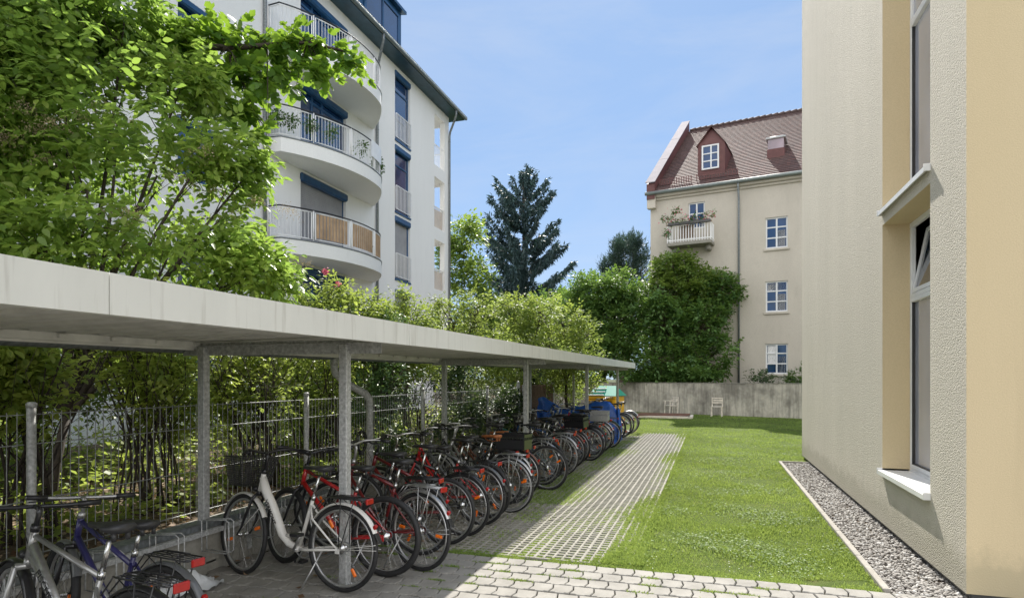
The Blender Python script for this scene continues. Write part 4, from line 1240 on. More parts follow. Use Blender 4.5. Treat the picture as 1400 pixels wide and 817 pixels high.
# lettering on the silver bicycle (down tube, left hand side of the frame seen by the camera)
def tube_text(root, txt, p, q, size, off, mat, side, shear=0):
    p = Vector(p); q = Vector(q); d = (q - p).normalized(); n = Vector((0, side, 0)); u = n.cross(d).normalized()
    c = p.lerp(q, .5) + n * off
    M = Matrix(((d.x, u.x, n.x, c.x), (d.y, u.y, n.y, c.y), (d.z, u.z, n.z, c.z), (0, 0, 0, 1)))
    text_on(root, txt, size, mat, M, shear=shear)
tube_text(B1, 'FISCHER', (.80, 0, .72), (.60, 0, .48), .056, .0265, m_bplast, 1)
mb = MB(); mb.tube([(HTX + .014, 0, HTZ - .085), (BBX + .02, 0, BBZ + .02)], .0255, 10, flat=(.85, 1.15)); mb.build('down_tube', m_alu, B1)
tube_text(B3, 'VERMONT', (.80, 0, .72), (.635, 0, .41), .046, .045, m_bplast, 1)

# cable lock looped on the handlebars behind the second post
lk = empty('cable_lock', (-3.55, 5.9, 1.05)); tag(lk, 'black spiral cable lock hanging on a handlebar behind the front post', 'bike lock')
mb = MB(); 
for k in range(2): mb.tube([(.02 * k, .09 * math.cos(a), .11 * math.sin(a) - .02) for a in [2 * PI * q / 20 for q in range(20)]], .008, 6, closed=True)
mb.build('cable', m_bplast, lk); mb = MB(); mb.box(-.02, .03, -.02, .02, -.16, -.11, b=.006); mb.build('lock_body', m_bplast, lk)

# blue tarpaulin over a bicycle
def tarp():
    rs = np.random.RandomState(2); mb = MB(); nx, nt_ = 46, 27
    vs = []
    for i in range(nx):
        s = i / (nx - 1); x = -4.35 + s * 2.1
        ridge = 1.02 + .16 * math.exp(-((s - .03) / .10) ** 2) + .05 * math.sin(s * 9) - .12 * math.exp(-((s - .30) / .12) ** 2) + .06 * math.exp(-((s - .72) / .12) ** 2)
        if s > .90: ridge -= (s - .90) * 2.4
        for j in range(nt_):
            t = (j / (nt_ - 1)) * 2 - 1
            w = .17 + .06 * math.sin(s * 6) ; drop = .50 + .30 * (s > .80) * min(1, (s - .80) * 8) + .07 * math.sin(s * 14 + (t > 0) * 2)
            at = abs(t)
            if at < .3: y = t / .3 * w * .55; z = ridge - .03 * (at / .3) ** 2
            else: k = (at - .3) / .7; y = math.copysign(w * .55 + k * .13 + .035 * math.sin(s * 38 + t * 3) * k, t); z = ridge - .03 - k * drop
            z += .016 * math.sin(s * 31 + t * 9) + .014 * math.sin(s * 17 - t * 13) + rs.normal(0, .003)
            z = max(z, .05); 
            vs.append((x + .02 * math.sin(t * 11 + s * 7), y, z))
    fs = [(i * nt_ + j, (i + 1) * nt_ + j, (i + 1) * nt_ + j + 1, i * nt_ + j + 1) for i in range(nx - 1) for j in range(nt_ - 1)]
    mb.add(vs, fs, 0, True)
    # front end drape
    vs = []
    for j in range(14):
        t = j / 13 * 2 - 1
        for k in range(12):
            z = .93 - k / 11 * .80
            vs.append((-2.26 + .05 * (k / 11) + .03 * math.sin(t * 12 + k * .3), t * (.20 + .05 * k / 11), max(z + .02 * math.sin(t * 7), .03)))
    mb.add(vs, [(j * 12 + k, (j + 1) * 12 + k, (j + 1) * 12 + k + 1, j * 12 + k + 1) for j in range(13) for k in range(11)], 0, True)
    return mb
m_tarp = M_('blue_tarpaulin', (.02, .11, .46), .33, 0, .25, 5, 18, .35, .02)
o = tag(tarp().build('tarpaulin', m_tarp), 'crumpled bright blue tarpaulin draped over parked bicycles', 'tarpaulin'); o.location = (0, 16.15, 0)
# two bicycles half hidden by it
bk(-2.72, 16.15, 174, 'trek', 'black', 'black bicycle wrapped under the blue tarpaulin', 'riser', 'black', seat_h=-.08, guard=None, lamp=False)

# white plastic bag on the paving
mb = MB(); rs = np.random.RandomState(6); n = 18; vs = []
for i in range(n):
    for j in range(n):
        x = (i / (n - 1) - .5); y = (j / (n - 1) - .5); r = math.hypot(x, y) * 2
        z = max(0, .10 * (1 - r ** 1.6)) * (1 + .5 * math.sin(x * 14 + y * 9)) + .015 * math.sin(x * 33) * math.cos(y * 27) + .02
        vs.append((x * .52 * (1 + .1 * math.sin(y * 13)), y * .30 * (1 + .2 * math.sin(x * 9)), max(z, .004)))
mb.add(vs, [(i * n + j, (i + 1) * n + j, (i + 1) * n + j + 1, i * n + j + 1) for i in range(n - 1) for j in range(n - 1)], 0, True)
o = tag(mb.build('plastic_bag', M_('white_plastic_film', (.62, .63, .64), .35, 0, .1, 8, 60, .4, .01)), 'crumpled white plastic bag lying by the concrete plinth', 'bag'); o.location = (-3.95, 3.95, .03); o.rotation_euler = (0, 0, 1.4)
# ------------------------------------------------------------------ buildings
def facade(mb, O, U, N, W, H, opens, depth, mat=0, revmat=None, z0=0.0):
    "wall front with recessed openings. O origin, U along, N outward; opens [(u0,u1,z0,z1)]"
    O = Vector(O); U = Vector(U).normalized(); N = Vector(N).normalized(); Z = Vector((0, 0, 1))
    if revmat is None: revmat = mat
    us = sorted({0.0, W} | {a for o in opens for a in o[:2]}); zs = sorted({z0, H} | {a for o in opens for a in o[2:4]})
    pt = lambda u, z, d=0: O + U * u + Z * z - N * d
    flip = U.cross(Z).dot(N) < 0
    def q(a, b, c, d, m):
        mb.add([a, b, c, d], [(0, 1, 2, 3) if not flip else (3, 2, 1, 0)], m)
    for i in range(len(us) - 1):
        for j in range(len(zs) - 1):
            um = (us[i] + us[i + 1]) / 2; zm = (zs[j] + zs[j + 1]) / 2
            if any(o[0] < um < o[1] and o[2] < zm < o[3] for o in opens): continue
            q(pt(us[i], zs[j]), pt(us[i + 1], zs[j]), pt(us[i + 1], zs[j + 1]), pt(us[i], zs[j + 1]), mat)
    for o in opens:
        a, b, c, d = o[:4]; dp = o[4] if len(o) > 4 else depth
        q(pt(a, c, dp), pt(a, c), pt(a, d), pt(a, d, dp), revmat)
        q(pt(b, c), pt(b, c, dp), pt(b, d, dp), pt(b, d), revmat)
        q(pt(a, d), pt(b, d), pt(b, d, dp), pt(a, d, dp), revmat)
        q(pt(a, c, dp), pt(b, c, dp), pt(b, c), pt(a, c), revmat)

class Pl:
    "local builder in a wall's frame: x along U, y outward, z up"
    def __init__(self, O, U, N):
        U = Vector(U).normalized(); N = Vector(N).normalized(); O = Vector(O)
        self.M = Matrix(((U.x, N.x, 0, O.x), (U.y, N.y, 0, O.y), (0, 0, 1, O.z), (0, 0, 0, 1)))
    def box(self, mb, a0, a1, d0, d1, z0, z1, mat=0, b=0): mb.box(a0, a1, d0, d1, z0, z1, mat, self.M, b)
    def tube(self, mb, pts, r, n=6, mat=0, **k): mb.tube([self.M @ Vector(p) for p in pts], r, n, mat, **k)
    def lp(self, p): return self.M @ Vector(p)

def loc(mb, root):
    L = Vector(root.location)
    mb.v = [tuple(Vector(p) - L) for p in mb.v]
    return mb

def window(root, pl, a0, a1, z0, z1, dep, fmat, pmat, fw=.07, mull=(), trans=(), bars=.04, name='window', panes=None, th=.05, ptop=None):
    mb = MB(); d0, d1 = -dep, -dep + th
    pl.box(mb, a0, a1, d0, d1, z0, z0 + fw, b=.006); pl.box(mb, a0, a1, d0, d1, z1 - fw, z1, b=.006)
    pl.box(mb, a0, a0 + fw, d0, d1 - .002, z0 + fw, z1 - fw, b=.006); pl.box(mb, a1 - fw, a1, d0, d1 - .002, z0 + fw, z1 - fw, b=.006)
    for m in mull: pl.box(mb, m - bars, m + bars, d0 + .002, d1 + .006, z0 + fw, z1 - fw, b=.006)
    for t in trans: pl.box(mb, a0 + fw, a1 - fw, d0 + .004, d1 + .002, t - bars * .8, t + bars * .8, b=.006)
    fr = loc(mb, root).build(name, fmat, root)
    mb = MB(); pl.box(mb, a0 + fw * .5, a1 - fw * .5, d0 + .010, d0 + .022, z0 + fw * .5, ptop or z1 - fw * .5)
    loc(mb, root).build('pane', pmat, fr)
    return fr

# ---- rendered building close on the right
rb = empty('rendered_building', (1.83, 5.54, 0)); tag(rb, 'cream and yellow rendered building with tall recessed window, close beside the gravel strip', 'building')
mb = MB()
Y0, Y1 = 5.54, 14.5
ops = [(6.36 - Y0, 7.97 - Y0, .665, 3.41), (6.36 - Y0, 7.97 - Y0, 3.54, 8.4), ]
facade(mb, (1.83, Y0, 0), (0, 1, 0), (-1, 0, 0), Y1 - Y0, 11.0, ops, .32, 0, 1, z0=.085)
mb.quad((1.83, Y0, 11), (1.83, Y1, 11), (14, Y1, 11), (14, Y0, 11), 0)
mb.quad((14, Y1, .085), (1.83, Y1, .085), (1.83, Y1, 11), (14, Y1, 11), 0)
mb.quad((14, Y0, .085), (14, Y1, .085), (14, Y1, 11), (14, Y0, 11), 0)
mb.quad((1.83, Y0, .085), (14, Y0, .085), (14, Y1, .085), (1.83, Y1, .085), 0)
loc(mb, rb).build('wall', [m_rough, m_yell], rb)
mb = MB(); mb.quad((1.83, Y0, .085), (14, Y0, .085), (14, Y0, 11), (1.83, Y0, 11)); loc(mb, rb).build('side_wall', m_yell, rb)
mb = MB(); mb.box(1.87, 13.9, Y0 + .04, Y1 - .04, -.02, .084)
for k in range(30): mb.box(1.862, 1.875, Y0 + .04 + k * .3, Y0 + .05 + k * .3, 0, .083)
loc(mb, rb).build('plinth', m_plinth, rb)
mb = MB(); mb.box(1.832, 1.862, Y0 + .0, Y1, .072, .0845); loc(mb, rb).build('base_rail', m_bplast, rb)
plr = Pl((1.83, Y0, 0), (0, 1, 0), (-1, 0, 0))
a0, a1 = 6.36 - Y0, 7.97 - Y0
def big_window(z0, z1, tr, sashopen):
    fr = window(rb, plr, a0, a1, z0, z1, .315, m_wpaint, m_glassd, fw=.055, trans=(tr,), bars=.032, th=.05, ptop=tr if sashopen else None)
    # lower fixed sash frame and rubber seal
    mb = MB()
    for (p, q_, r, s) in ((a0 + .055, a1 - .055, z0 + .055, z0 + .10), (a0 + .055, a1 - .055, tr - .07, tr - .026), (a0 + .055, a0 + .10, z0 + .10, tr - .07), (a1 - .10, a1 - .055, z0 + .10, tr - .07)):
        plr.box(mb, p, q_, -.30, -.256, r, s, b=.004)
    loc(mb, rb).build('sash', m_wpaint, fr)
    mb = MB()
    for (p, q_, r, s) in ((a0 + .10, a1 - .10, z0 + .10, z0 + .107), (a0 + .10, a0 + .107, z0 + .107, tr - .07), (a1 - .107, a1 - .10, z0 + .107, tr - .07)):
        plr.box(mb, p, q_, -.30, -.262, r, s)
    loc(mb, rb).build('seal', m_bplast, fr)
    if sashopen:
        # tilted hopper sash
        mb = MB(); hz = tr + .03; H = z1 - .06 - hz; ang = math.radians(11)
        M2 = plr.M @ Matrix.Translation((0, -.295, hz)) @ Matrix.Rotation(ang, 4, 'X')
        A0, A1 = a0 + .06, a1 - .06
        for (p, q_, r, s) in ((A0, A1, 0, .05), (A0, A1, H - .05, H), (A0, A0 + .05, .05, H - .05), (A1 - .05, A1, .05, H - .05)):
            mb.box(p, q_, -.02, .025, r, s, M=M2, b=.004)
        s_ = loc(mb, rb).build('tilted_sash', m_wpaint, fr)
        mb = MB(); mb.box(A0 + .04, A1 - .04, 0, .008, .04, H - .04, M=M2); loc(mb, rb).build('sash_pane', m_glass, fr)
big_window(.665, 3.41, 2.60, True); big_window(3.54, 8.4, 5.60, False)
for zs, lab in ((.665, 0), (3.545, 1)):
    mb = MB()
    plr.box(mb, a0 - .005, a1 + .005, -.265, .045, zs, zs + .014, b=.003)
    plr.box(mb, a0 - .005, a1 + .005, .045, .050, zs - .032, zs + .013)
    for e in (a0 - .012, a1 + .0): plr.box(mb, e, e + .012, -.26, .056, zs - .03, zs + .035, b=.003)
    loc(mb, rb).build('window_sill', m_wmetal, rb)

# ---- white apartment building
XW = -12.0
wb = empty('apartment_block', (XW, 15, 0)); tag(wb, 'white rendered apartment block with curved balconies and blue window frames', 'building')
YA, YB, HT = -6.0, 27.9, 14.2
FL = [-.15, 2.7, 5.55, 8.4, 11.25]
def yw(u, X=XW): return PX(u, X).y
ops = []
wy0, wy1 = yw(540), yw(560.5)
wins = [(11.22, 13.98, 0), (8.35, 11.02, 0), (5.66, 8.18, 1), (2.85, 5.25, 2)]
for z0, z1, _ in wins: ops.append((wy0 - YA, wy1 - YA, z0, z1, .14))
dy0, dy1 = yw(411), yw(473)
for f in FL[1:]: ops.append((dy0 - YA, dy1 - YA, f + .02, f + 2.45, .16))
ly0, ly1 = yw(594), yw(608)
lw = [(11.45, 13.75), (8.6, 10.9), (5.75, 8.05), (2.9, 5.2), (.1, 2.3)]
for z0, z1 in lw: ops.append((ly0 - YA, ly1 - YA, z0, z1, .25))
wl = [(yw(243), yw(290)), (6.4, 7.9), (2.5, 4.0)]
for (p, q_) in wl:
    for f in FL: ops.append((p - YA, q_ - YA, f + .95, f + 2.35, .14))
# facade cells skip the stairwell of numbers: loggia openings stay open behind
mb = MB()
facade(mb, (XW, YA, 0), (0, 1, 0), (1, 0, 0), YB - YA, HT, ops, .14)
# loggia side (end wall) with openings matching, so sky shows through the corner
ops2 = [(.35, 1.75, z0, z1, .25) for z0, z1 in lw]
facade(mb, (XW, YB, 0), (-1, 0, 0), (0, 1, 0), 14, HT, ops2, .25)
# loggia inner walls, floors and back
LX = XW - 2.1; LY = ly0 - .25
mb.quad((LX, LY, 0), (LX, YB, 0), (LX, YB, HT), (LX, LY, HT)); mb.quad((XW - .02, LY, 0), (LX, LY, 0), (LX, LY, HT), (XW - .02, LY, HT))
for z0, z1 in lw: mb.box(LX, XW - .26, LY, YB - .26, z1 - .0, z1 + .55)
mb.quad((XW, YA, 0), (XW, YA, HT), (XW - 14, YA, HT), (XW - 14, YA, 0)); mb.quad((XW - 14, YA, 0), (XW - 14, YA, HT), (XW - 14, YB, HT), (XW - 14, YB, 0))
loc(mb, wb).build('wall', m_white, wb)
plw = Pl((XW, 0, 0), (0, 1, 0), (1, 0, 0))
def railing(mb, pl, a0, a1, z0, z1, d=.03, step=.11, r=.010):
    pl.box(mb, a0, a1, d, d + .04, z1 - .03, z1); pl.box(mb, a0, a1, d + .005, d + .035, z0, z0 + .025)
    n = max(2, int((a1 - a0) / step)); 
    for k in range(n + 1):
        a = a0 + (a1 - a0) * k / n; e = .018 if k in (0, n) else r
        pl.box(mb, a - e, a + e, d + .008, d + .032, z0 + .025, z1 - .03)
for z0, z1, st in wins:
    fr = window(wb, plw, wy0, wy1, z0, z1, .13, m_blue, m_glassb if st == 0 else m_shut, fw=.09, mull=() , trans=(z1 - .75,) if st == 0 else (), bars=.035)
    mb = MB(); plw.box(mb, wy0 - .02, wy1 + .02, -.12, .06, z1 - .24, z1 + .02, b=.05); loc(mb, wb).build('shutter_box', m_blue, wb)
    mb = MB(); plw.box(mb, wy0 - .02, wy1 + .02, -.12, .05, z0 - .05, z0 + .02); loc(mb, wb).build('window_sill', m_blue, wb)
    mb = MB(); railing(mb, plw, wy0, wy1, z0 + .10, z0 + 1.05); loc(mb, wb).build('window_railing', m_wmetal, wb)
for i, f in enumerate(FL[1:]):
    if i == 1:
        fr = window(wb, plw, dy0, dy1, f + .02, f + 2.45, .15, m_blue, m_shut, fw=.06)
        mb = MB()
        for k in range(38): plw.box(mb, dy0 + .06, dy1 - .06, -.13, -.118, f + .06 + k * .058, f + .112 + k * .058)
        loc(mb, wb).build('roller_shutter', m_shut, fr)
    else:
        fr = window(wb, plw, dy0, dy1, f + .02, f + 2.45, .15, m_blue, m_glassb, fw=.09, mull=((dy0 + dy1) / 2, dy0 + .72), trans=(f + 2.05,), bars=.05)
    mb = MB(); plw.box(mb, dy0 - .03, dy1 + .03, -.14, .09, f + 2.22, f + 2.47, b=.05); loc(mb, wb).build('shutter_box', m_blue, wb)
for (p, q_) in wl:
    for f in FL:
        window(wb, plw, p, q_, f + .95, f + 2.35, .13, m_blue, m_glassb, fw=.09, mull=((p + q_) / 2,), bars=.05)
        mb = MB(); plw.box(mb, p - .03, q_ + .03, -.12, .07, f + 2.18, f + 2.38, b=.04); loc(mb, wb).build('shutter_box', m_blue, wb)
for z0, z1 in lw:
    mb = MB(); railing(mb, plw, ly0, ly1, z0 + .02, z0 + 1.0, d=-.10, step=.12)
    loc(mb, wb).build('loggia_railing', m_wmetal, wb)
    mb = MB(); ple = Pl((XW, YB, 0), (-1, 0, 0), (0, 1, 0)); railing(mb, ple, .35, 1.75, z0 + .02, z0 + 1.0, d=-.12, step=.12); loc(mb, wb).build('loggia_railing', m_wmetal, wb)
    if z0 < 10:
        mb = MB()
        for k in range(9): a = ly0 + .02 + k * (ly1 - ly0 - .04) / 8.; plw.box(mb, a - .05, a + .05, -.16, -.145, z0 + .06, z0 + .92)
        loc(mb, wb).build('wood_screen', m_slat, wb)
# balconies
BY0, BY1, BS = 14.95, 20.75, 1.50
def bal_curve(off=0.0, n=34):
    c = (BY1 - BY0) / 2; e = .45
    s = BS - e; Rr = (c * c + s * s) / (2 * s); cy = (BY0 + BY1) / 2; cx = XW + BS - Rr
    a = math.atan2(c, Rr - s)
    pts = []
    for i in range(n):
        t = -a + 2 * a * i / (n - 1)
        pts.append((cx + (Rr + off) * math.cos(t), cy + (Rr + off) * math.sin(t)))
    # slope the far end back to the wall
    k = [( (p[0] - (XW + .45) * 1.0), p[1]) for p in pts]
    return pts
def bal(f, kind):
    pts = bal_curve()
    pts = [(max(XW + .02, p[0] - max(0, (p[1] - 19.0)) * .22), p[1]) for p in pts]
    poly = [(XW + .001, BY0)] + pts + [(XW + .001, BY1)]
    mb = MB(); mb.prism(poly, f - .30, f + .12)
    for q_ in (pts,):
        pass
    root_ = loc(mb, wb).build('balcony', m_white, wb)
    # cap
    mb = MB(); rim = [(p[0] + .0, p[1], f + .12) for p in pts]
    mb.tube([(XW, BY0, f + .13)] + rim + [(XW, BY1, f + .13)], .022, 6); loc(mb, wb).build('edge_profile', m_galvd, root_)
    zt, zb = f + 1.0, f + .20
    path = [(XW + .02, BY0 + .03)] + [(p[0] - .05, p[1]) for p in pts]
    mb = MB()
    mb.tube([(p[0], p[1], zt + .04) for p in path], .022, 6)
    loc(mb, wb).build('handrail', m_bplast, root_)
    # arclength sampling
    L = [0]
    for a, b_ in zip(path[:-1], path[1:]): L.append(L[-1] + math.dist(a, b_))
    def at(s):
        for i in range(len(L) - 1):
            if L[i + 1] >= s: t = (s - L[i]) / max(1e-6, L[i + 1] - L[i]); return (path[i][0] + (path[i + 1][0] - path[i][0]) * t, path[i][1] + (path[i + 1][1] - path[i][1]) * t)
        return path[-1]
    mb = MB(); sl = MB(); npan = 5; tot = L[-1]; g = .06
    for k in range(npan):
        s0 = tot * k / npan + g; s1 = tot * (k + 1) / npan - g
        pp = [at(s0 + (s1 - s0) * i / 8) for i in range(9)]
        loop = [(p[0], p[1], zt - .02) for p in pp] + [(p[0], p[1], zb) for p in pp[::-1]]
        mb.tube(loop, .017, 5, closed=True, smooth=False)
        n = int((s1 - s0) / .10)
        for i in range(1, n):
            p = at(s0 + (s1 - s0) * i / n)
            if kind == 'wood' and k > 0: continue
            mb.tube([(p[0], p[1], zb), (p[0], p[1], zt - .02)], .008, 4, cap=False)
        if kind == 'wood' and k > 0:
            n = int((s1 - s0 - .04) / .115)
            for i in range(n):
                a = at(s0 + .03 + i * .115); b_ = at(s0 + .03 + i * .115 + .085)
                sl.beam((a[0], a[1], (zt + zb) / 2), (b_[0], b_[1], (zt + zb) / 2), .014, zt - zb - .1)
        p = at(tot * k / npan); mb.tube([(p[0], p[1], f + .12), (p[0], p[1], zt + .03)], .02, 6)
    loc(mb, wb).build('railing', m_wmetal, root_)
    if kind == 'wood': loc(sl, wb).build('wood_screen', m_slat, root_)
    if kind == 'cloth':
        cl = MB(); pp = [at(tot * .55 + i * .09) for i in range(12)]
        cl.add([(p[0] + .05, p[1], zt + .06 - j * .18) for p in pp for j in range(4)], [(i * 4 + j, i * 4 + 4 + j, i * 4 + 5 + j, i * 4 + 1 + j) for i in range(11) for j in range(3)])
        loc(cl, wb)
        o = cl.build('towel', m_wmetal); o.location = wb.location; tag(o, 'white cloth hanging over the railing of the planted curved balcony', 'cloth')
    return path, at, tot
bal(5.55, 'wood'); bp = bal(8.4, 'cloth'); bal(11.25, 'plain')
bal(2.7, 'wood')
# roof: teal eave, gutter, dormer
mb = MB()
ev = XW + .62
mb.add([(ev, YA, HT - .02), (ev, YB + .5, HT - .02), (ev, YB + .5, HT + .10), (ev, YA, HT + .10), (XW - 5, YA, HT + 3.4), (XW - 5, YB + .5, HT + 3.4), (XW - .3, YA, HT - .02), (XW - .3, YB + .5, HT - .02), (XW - 14, YA, HT), (XW - 14, YB + .5, HT)],
       [(0, 1, 2, 3), (3, 2, 5, 4), (6, 7, 1, 0), (1, 7, 5, 2), (4, 5, 9, 8), (7, 9, 5)])
rf = loc(mb, wb).build('roof', m_teal, wb)
mb = MB(); mb.tube([(ev + .06, YA, HT + .06), (ev + .06, YB + .55, HT + .06)], .075, 10); mb.tube([(ev + .12, YA, HT + .12), (ev + .12, YB + .55, HT + .12)], .012, 5)
loc(mb, wb).build('gutter', m_gutg, wb)
def dpipe(y, bend=True):
    mb = MB(); mb.tube([(ev + .05, y - .6, HT), (ev + .05, y - .6, HT - .22), (ev - .1, y - .45, HT - .42), (XW + .12, y - .02, HT - .75), (XW + .08, y, HT - .95), (XW + .08, y, .3)], .05, 10)
    for z in range(1, 14, 2): mb.tube([(XW + .08, y, z), (XW + .08, y, z + .04)], .058, 10)
    loc(mb, wb).build('downpipe', m_galvd, wb)
dpipe(yw(516, XW + .08)); dpipe(yw(362.5, XW + .08)); dpipe(YB - .08)
mb = MB()
for f in (5.55, 8.4): mb.tube([(XW + .08, yw(362.5), f - .1), (XW + .15, yw(370), f + .03), (XW + .10, 15.0, f - .05)], .035, 8)
loc(mb, wb).build('branch_pipe', m_galvd, wb)
# dormer on roof
D0, D1 = yw(484, -12.6), yw(541, -12.6)
dm = MB(); dm.add([(-12.35, D0, 14.8), (-12.35, D1, 14.8), (-12.35, D1, 16.9), (-12.35, D0, 16.9), (-15.5, D0, 14.8), (-15.5, D1, 14.8), (-15.5, D1, 17.3), (-15.5, D0, 17.3)],
        [(0, 1, 2, 3), (4, 7, 6, 5), (0, 3, 7, 4), (1, 5, 6, 2)])
dm.add([(-12.15, D0 - .12, 16.9), (-12.15, D1 + .12, 16.9), (-15.6, D1 + .12, 17.35), (-15.6, D0 - .12, 17.35), (-12.15, D0 - .12, 17.02), (-12.15, D1 + .12, 17.02), (-15.6, D1 + .12, 17.47), (-15.6, D0 - .12, 17.47)], [(0, 3, 2, 1), (4, 5, 6, 7), (0, 1, 5, 4), (1, 2, 6, 5), (2, 3, 7, 6), (3, 0, 4, 7)])
dd = loc(dm, wb).build('dormer', m_blue, rf)
pld = Pl((-12.35, 0, 0), (0, 1, 0), (1, 0, 0))
window(wb, pld, D0 + .25, D1 - .25, 15.0, 16.7, -.01, m_blue, m_glassb, fw=.12, mull=((D0 + D1) / 2,), th=.06)

# ---- beige tiled house behind the garden wall
P0 = Vector((3.23, 34.5, 0)); UH = Vector((.9825, -.186, 0)).normalized(); NH = Vector((-.186, -.9825, 0)).normalized()
A = P0 - UH * 6.55
hb = empty('tiled_house', A); tag(hb, 'beige rendered old house with red tiled roof beyond the garden wall', 'building')
EZ = 11.85
def uh(u):   # along-distance from A at picture column u
    a = (u - CU) / F; dx, dy = FW[0] + a * RT[0], FW[1] + a * RT[1]
    # A + t*UH = s*(dx,dy)
    den = UH.x * -dy + UH.y * dx
    t = (A.x * dy - A.y * dx) / den
    return t
W2 = 16
wx0, wx1 = uh(1046.5), uh(1077)
hz = lambda v, u: 1.7 + (HV - v) * ((A + UH * uh(u)).x * FW[0] + (A + UH * uh(u)).y * FW[1]) / F
hw = [(wx0, wx1, hz(339, 1061), hz(296.5, 1061), .13), (wx0, wx1, hz(426, 1061), hz(384, 1061), .13), (wx0, wx1, hz(511, 1061), hz(469.5, 1061), .13)]
bx0, bx1 = uh(941), uh(963.5)
bw = (bx0, bx1, hz(312, 952), hz(276.5, 952), .13)
ex = [(wx0 + 4, wx1 + 4) + h[2:] for h in hw] + [(bx0 - .1, bx1 - .1, hz(426, 1061), hz(384, 1061), .13), (bx0 - .1, bx1 - .1, hz(511, 1061), hz(469.5, 1061), .13)]
mb = MB(); facade(mb, A, UH, NH, W2, EZ, hw + [bw] + ex, .13)
Bk = -NH * 14
mb.quad(A, A + Vector((0, 0, EZ)), A + Bk + Vector((0, 0, EZ)), A + Bk)
mb.quad(A + UH * W2, A + UH * W2 + Bk, A + UH * W2 + Bk + Vector((0, 0, EZ)), A + UH * W2 + Vector((0, 0, EZ)))
loc(mb, hb).build('wall', m_house, hb)
plh = Pl(A, UH, NH)
for (p, q_, z0, z1, _) in hw + ex:
    tt = z1 - (z1 - z0) * .32
    window(hb, plh, p, q_, z0, z1, .12, m_wpaint, m_glassb, fw=.075, mull=((p + q_) / 2,), trans=(tt, z0 + (tt - z0) * .5), bars=.04)
    mb = MB(); plh.box(mb, p - .08, q_ + .08, 0.002, .07, z0 - .12, z0 - .002, b=.01); loc(mb, hb).build('window_sill', m_house, hb)
# curtains inside the panes
mb = MB()
for (p, q_, z0, z1, _) in hw:
    plh.box(mb, (p + q_) / 2 + .06, q_ - .12, -.104, -.098, z0 + .10, z0 + (z1 - z0) * .58)
plh.box(mb, hw[2][0] + .1, hw[2][0] + .5, -.104, -.098, hw[2][2] + .5, hw[2][3] - .1)
plh.box(mb, hw[1][0] + .1, hw[1][1] - .1, -.104, -.098, hw[1][3] - .45, hw[1][3] - .12)
loc(mb, hb).build('curtain', m_wmetal, hb)
window(hb, plh, bx0, bx1, bw[2], bw[3], .12, m_wpaint, m_glassb, fw=.07, mull=((bx0 + bx1) / 2,), trans=(bw[3] - .6,), bars=.04, name='balcony_door')
mb = MB()
for (p, q_) in ((bx0 + .08, bx0 + .28), (bx1 - .28, bx1 - .08)): plh.box(mb, p, q_, -.104, -.098, bw[2] + .1, bw[3] - .65)
loc(mb, hb).build('curtain', m_wmetal, hb)
# cornice, gutter, downpipe, brackets of balcony
mb = MB(); plh.box(mb, .36, W2, .002, .10, EZ - .34, EZ - .20, b=.03); plh.box(mb, .36, W2, .002, .24, EZ - .20, EZ - .02, b=.04); plh.box(mb, -.12, 0.35, .002, .30, EZ - .80, EZ - .02, b=.03)
loc(mb, hb).build('cornice', m_house, hb)
mb = MB(); plh.tube(mb, [(-.2, .36, EZ + .02), (W2, .36, EZ + .02)], .10, 10); loc(mb, hb).build('gutter', m_gutg, hb)
xd = uh(1010.5)
mb = MB(); plh.tube(mb, [(xd, .34, EZ), (xd, .34, EZ - .2), (xd, .12, EZ - .8), (xd, .10, EZ - 1), (xd, .10, .2)], .055, 8); loc(mb, hb).build('downpipe', m_galvd, hb)
# balcony
zb = hz(334, 950); x0, x1 = uh(918), uh(977)
mb = MB(); plh.box(mb, x0, x1, .002, 1.0, zb - .18, zb, b=.02)
for x in (x0 + .25, x1 - .35): plh.box(mb, x, x + .22, .002, .6, zb - .45, zb - .182, b=.05)
bl = loc(mb, hb).build('balcony', m_conc, hb)
mb = MB(); zt = zb + .92
for (p, q_, d0, d1) in ((x0, x1, .92, .98), (x0, x0 + .06, .05, .92), (x1 - .06, x1, .05, .92)):
    plh.box(mb, p, q_, d0, d1, zb + .08, zb + .13)
n = int((x1 - x0) / .14)
for k in range(n + 1): x = x0 + .03 + (x1 - x0 - .06) * k / n; plh.box(mb, x - .022, x + .022, .93, .97, zb + .0, zt)
for k in range(6): plh.box(mb, x0 + .01, x0 + .05, .1 + k * .15, .13 + k * .15, zb, zt); plh.box(mb, x1 - .05, x1 - .01, .1 + k * .15, .13 + k * .15, zb, zt)
loc(mb, hb).build('railing', m_wmetal, bl)
mb = MB(); plh.box(mb, x0 - .03, x1 + .03, .90, 1.0, zt, zt + .06); loc(mb, hb).build('handrail', m_wood, bl)
mb = MB(); plh.box(mb, (x0 + x1) / 2 - .5, (x0 + x1) / 2 + .3, .86, .90, zb + .2, zt - .05, b=.02); loc(mb, hb).build('reed_mat', m_reed, bl)
fbz = []
for k in range(4):
    mb = MB(); xx = x0 + .1 + k * (x1 - x0 - .2) / 4
    plh.box(mb, xx, xx + .62, 1.01, 1.17, zt - .05, zt + .10, b=.02); fbz.append(plh.lp((xx + .3, 1.1, zt + .12)))
    loc(mb, hb).build('flower_box', m_plinth, bl)
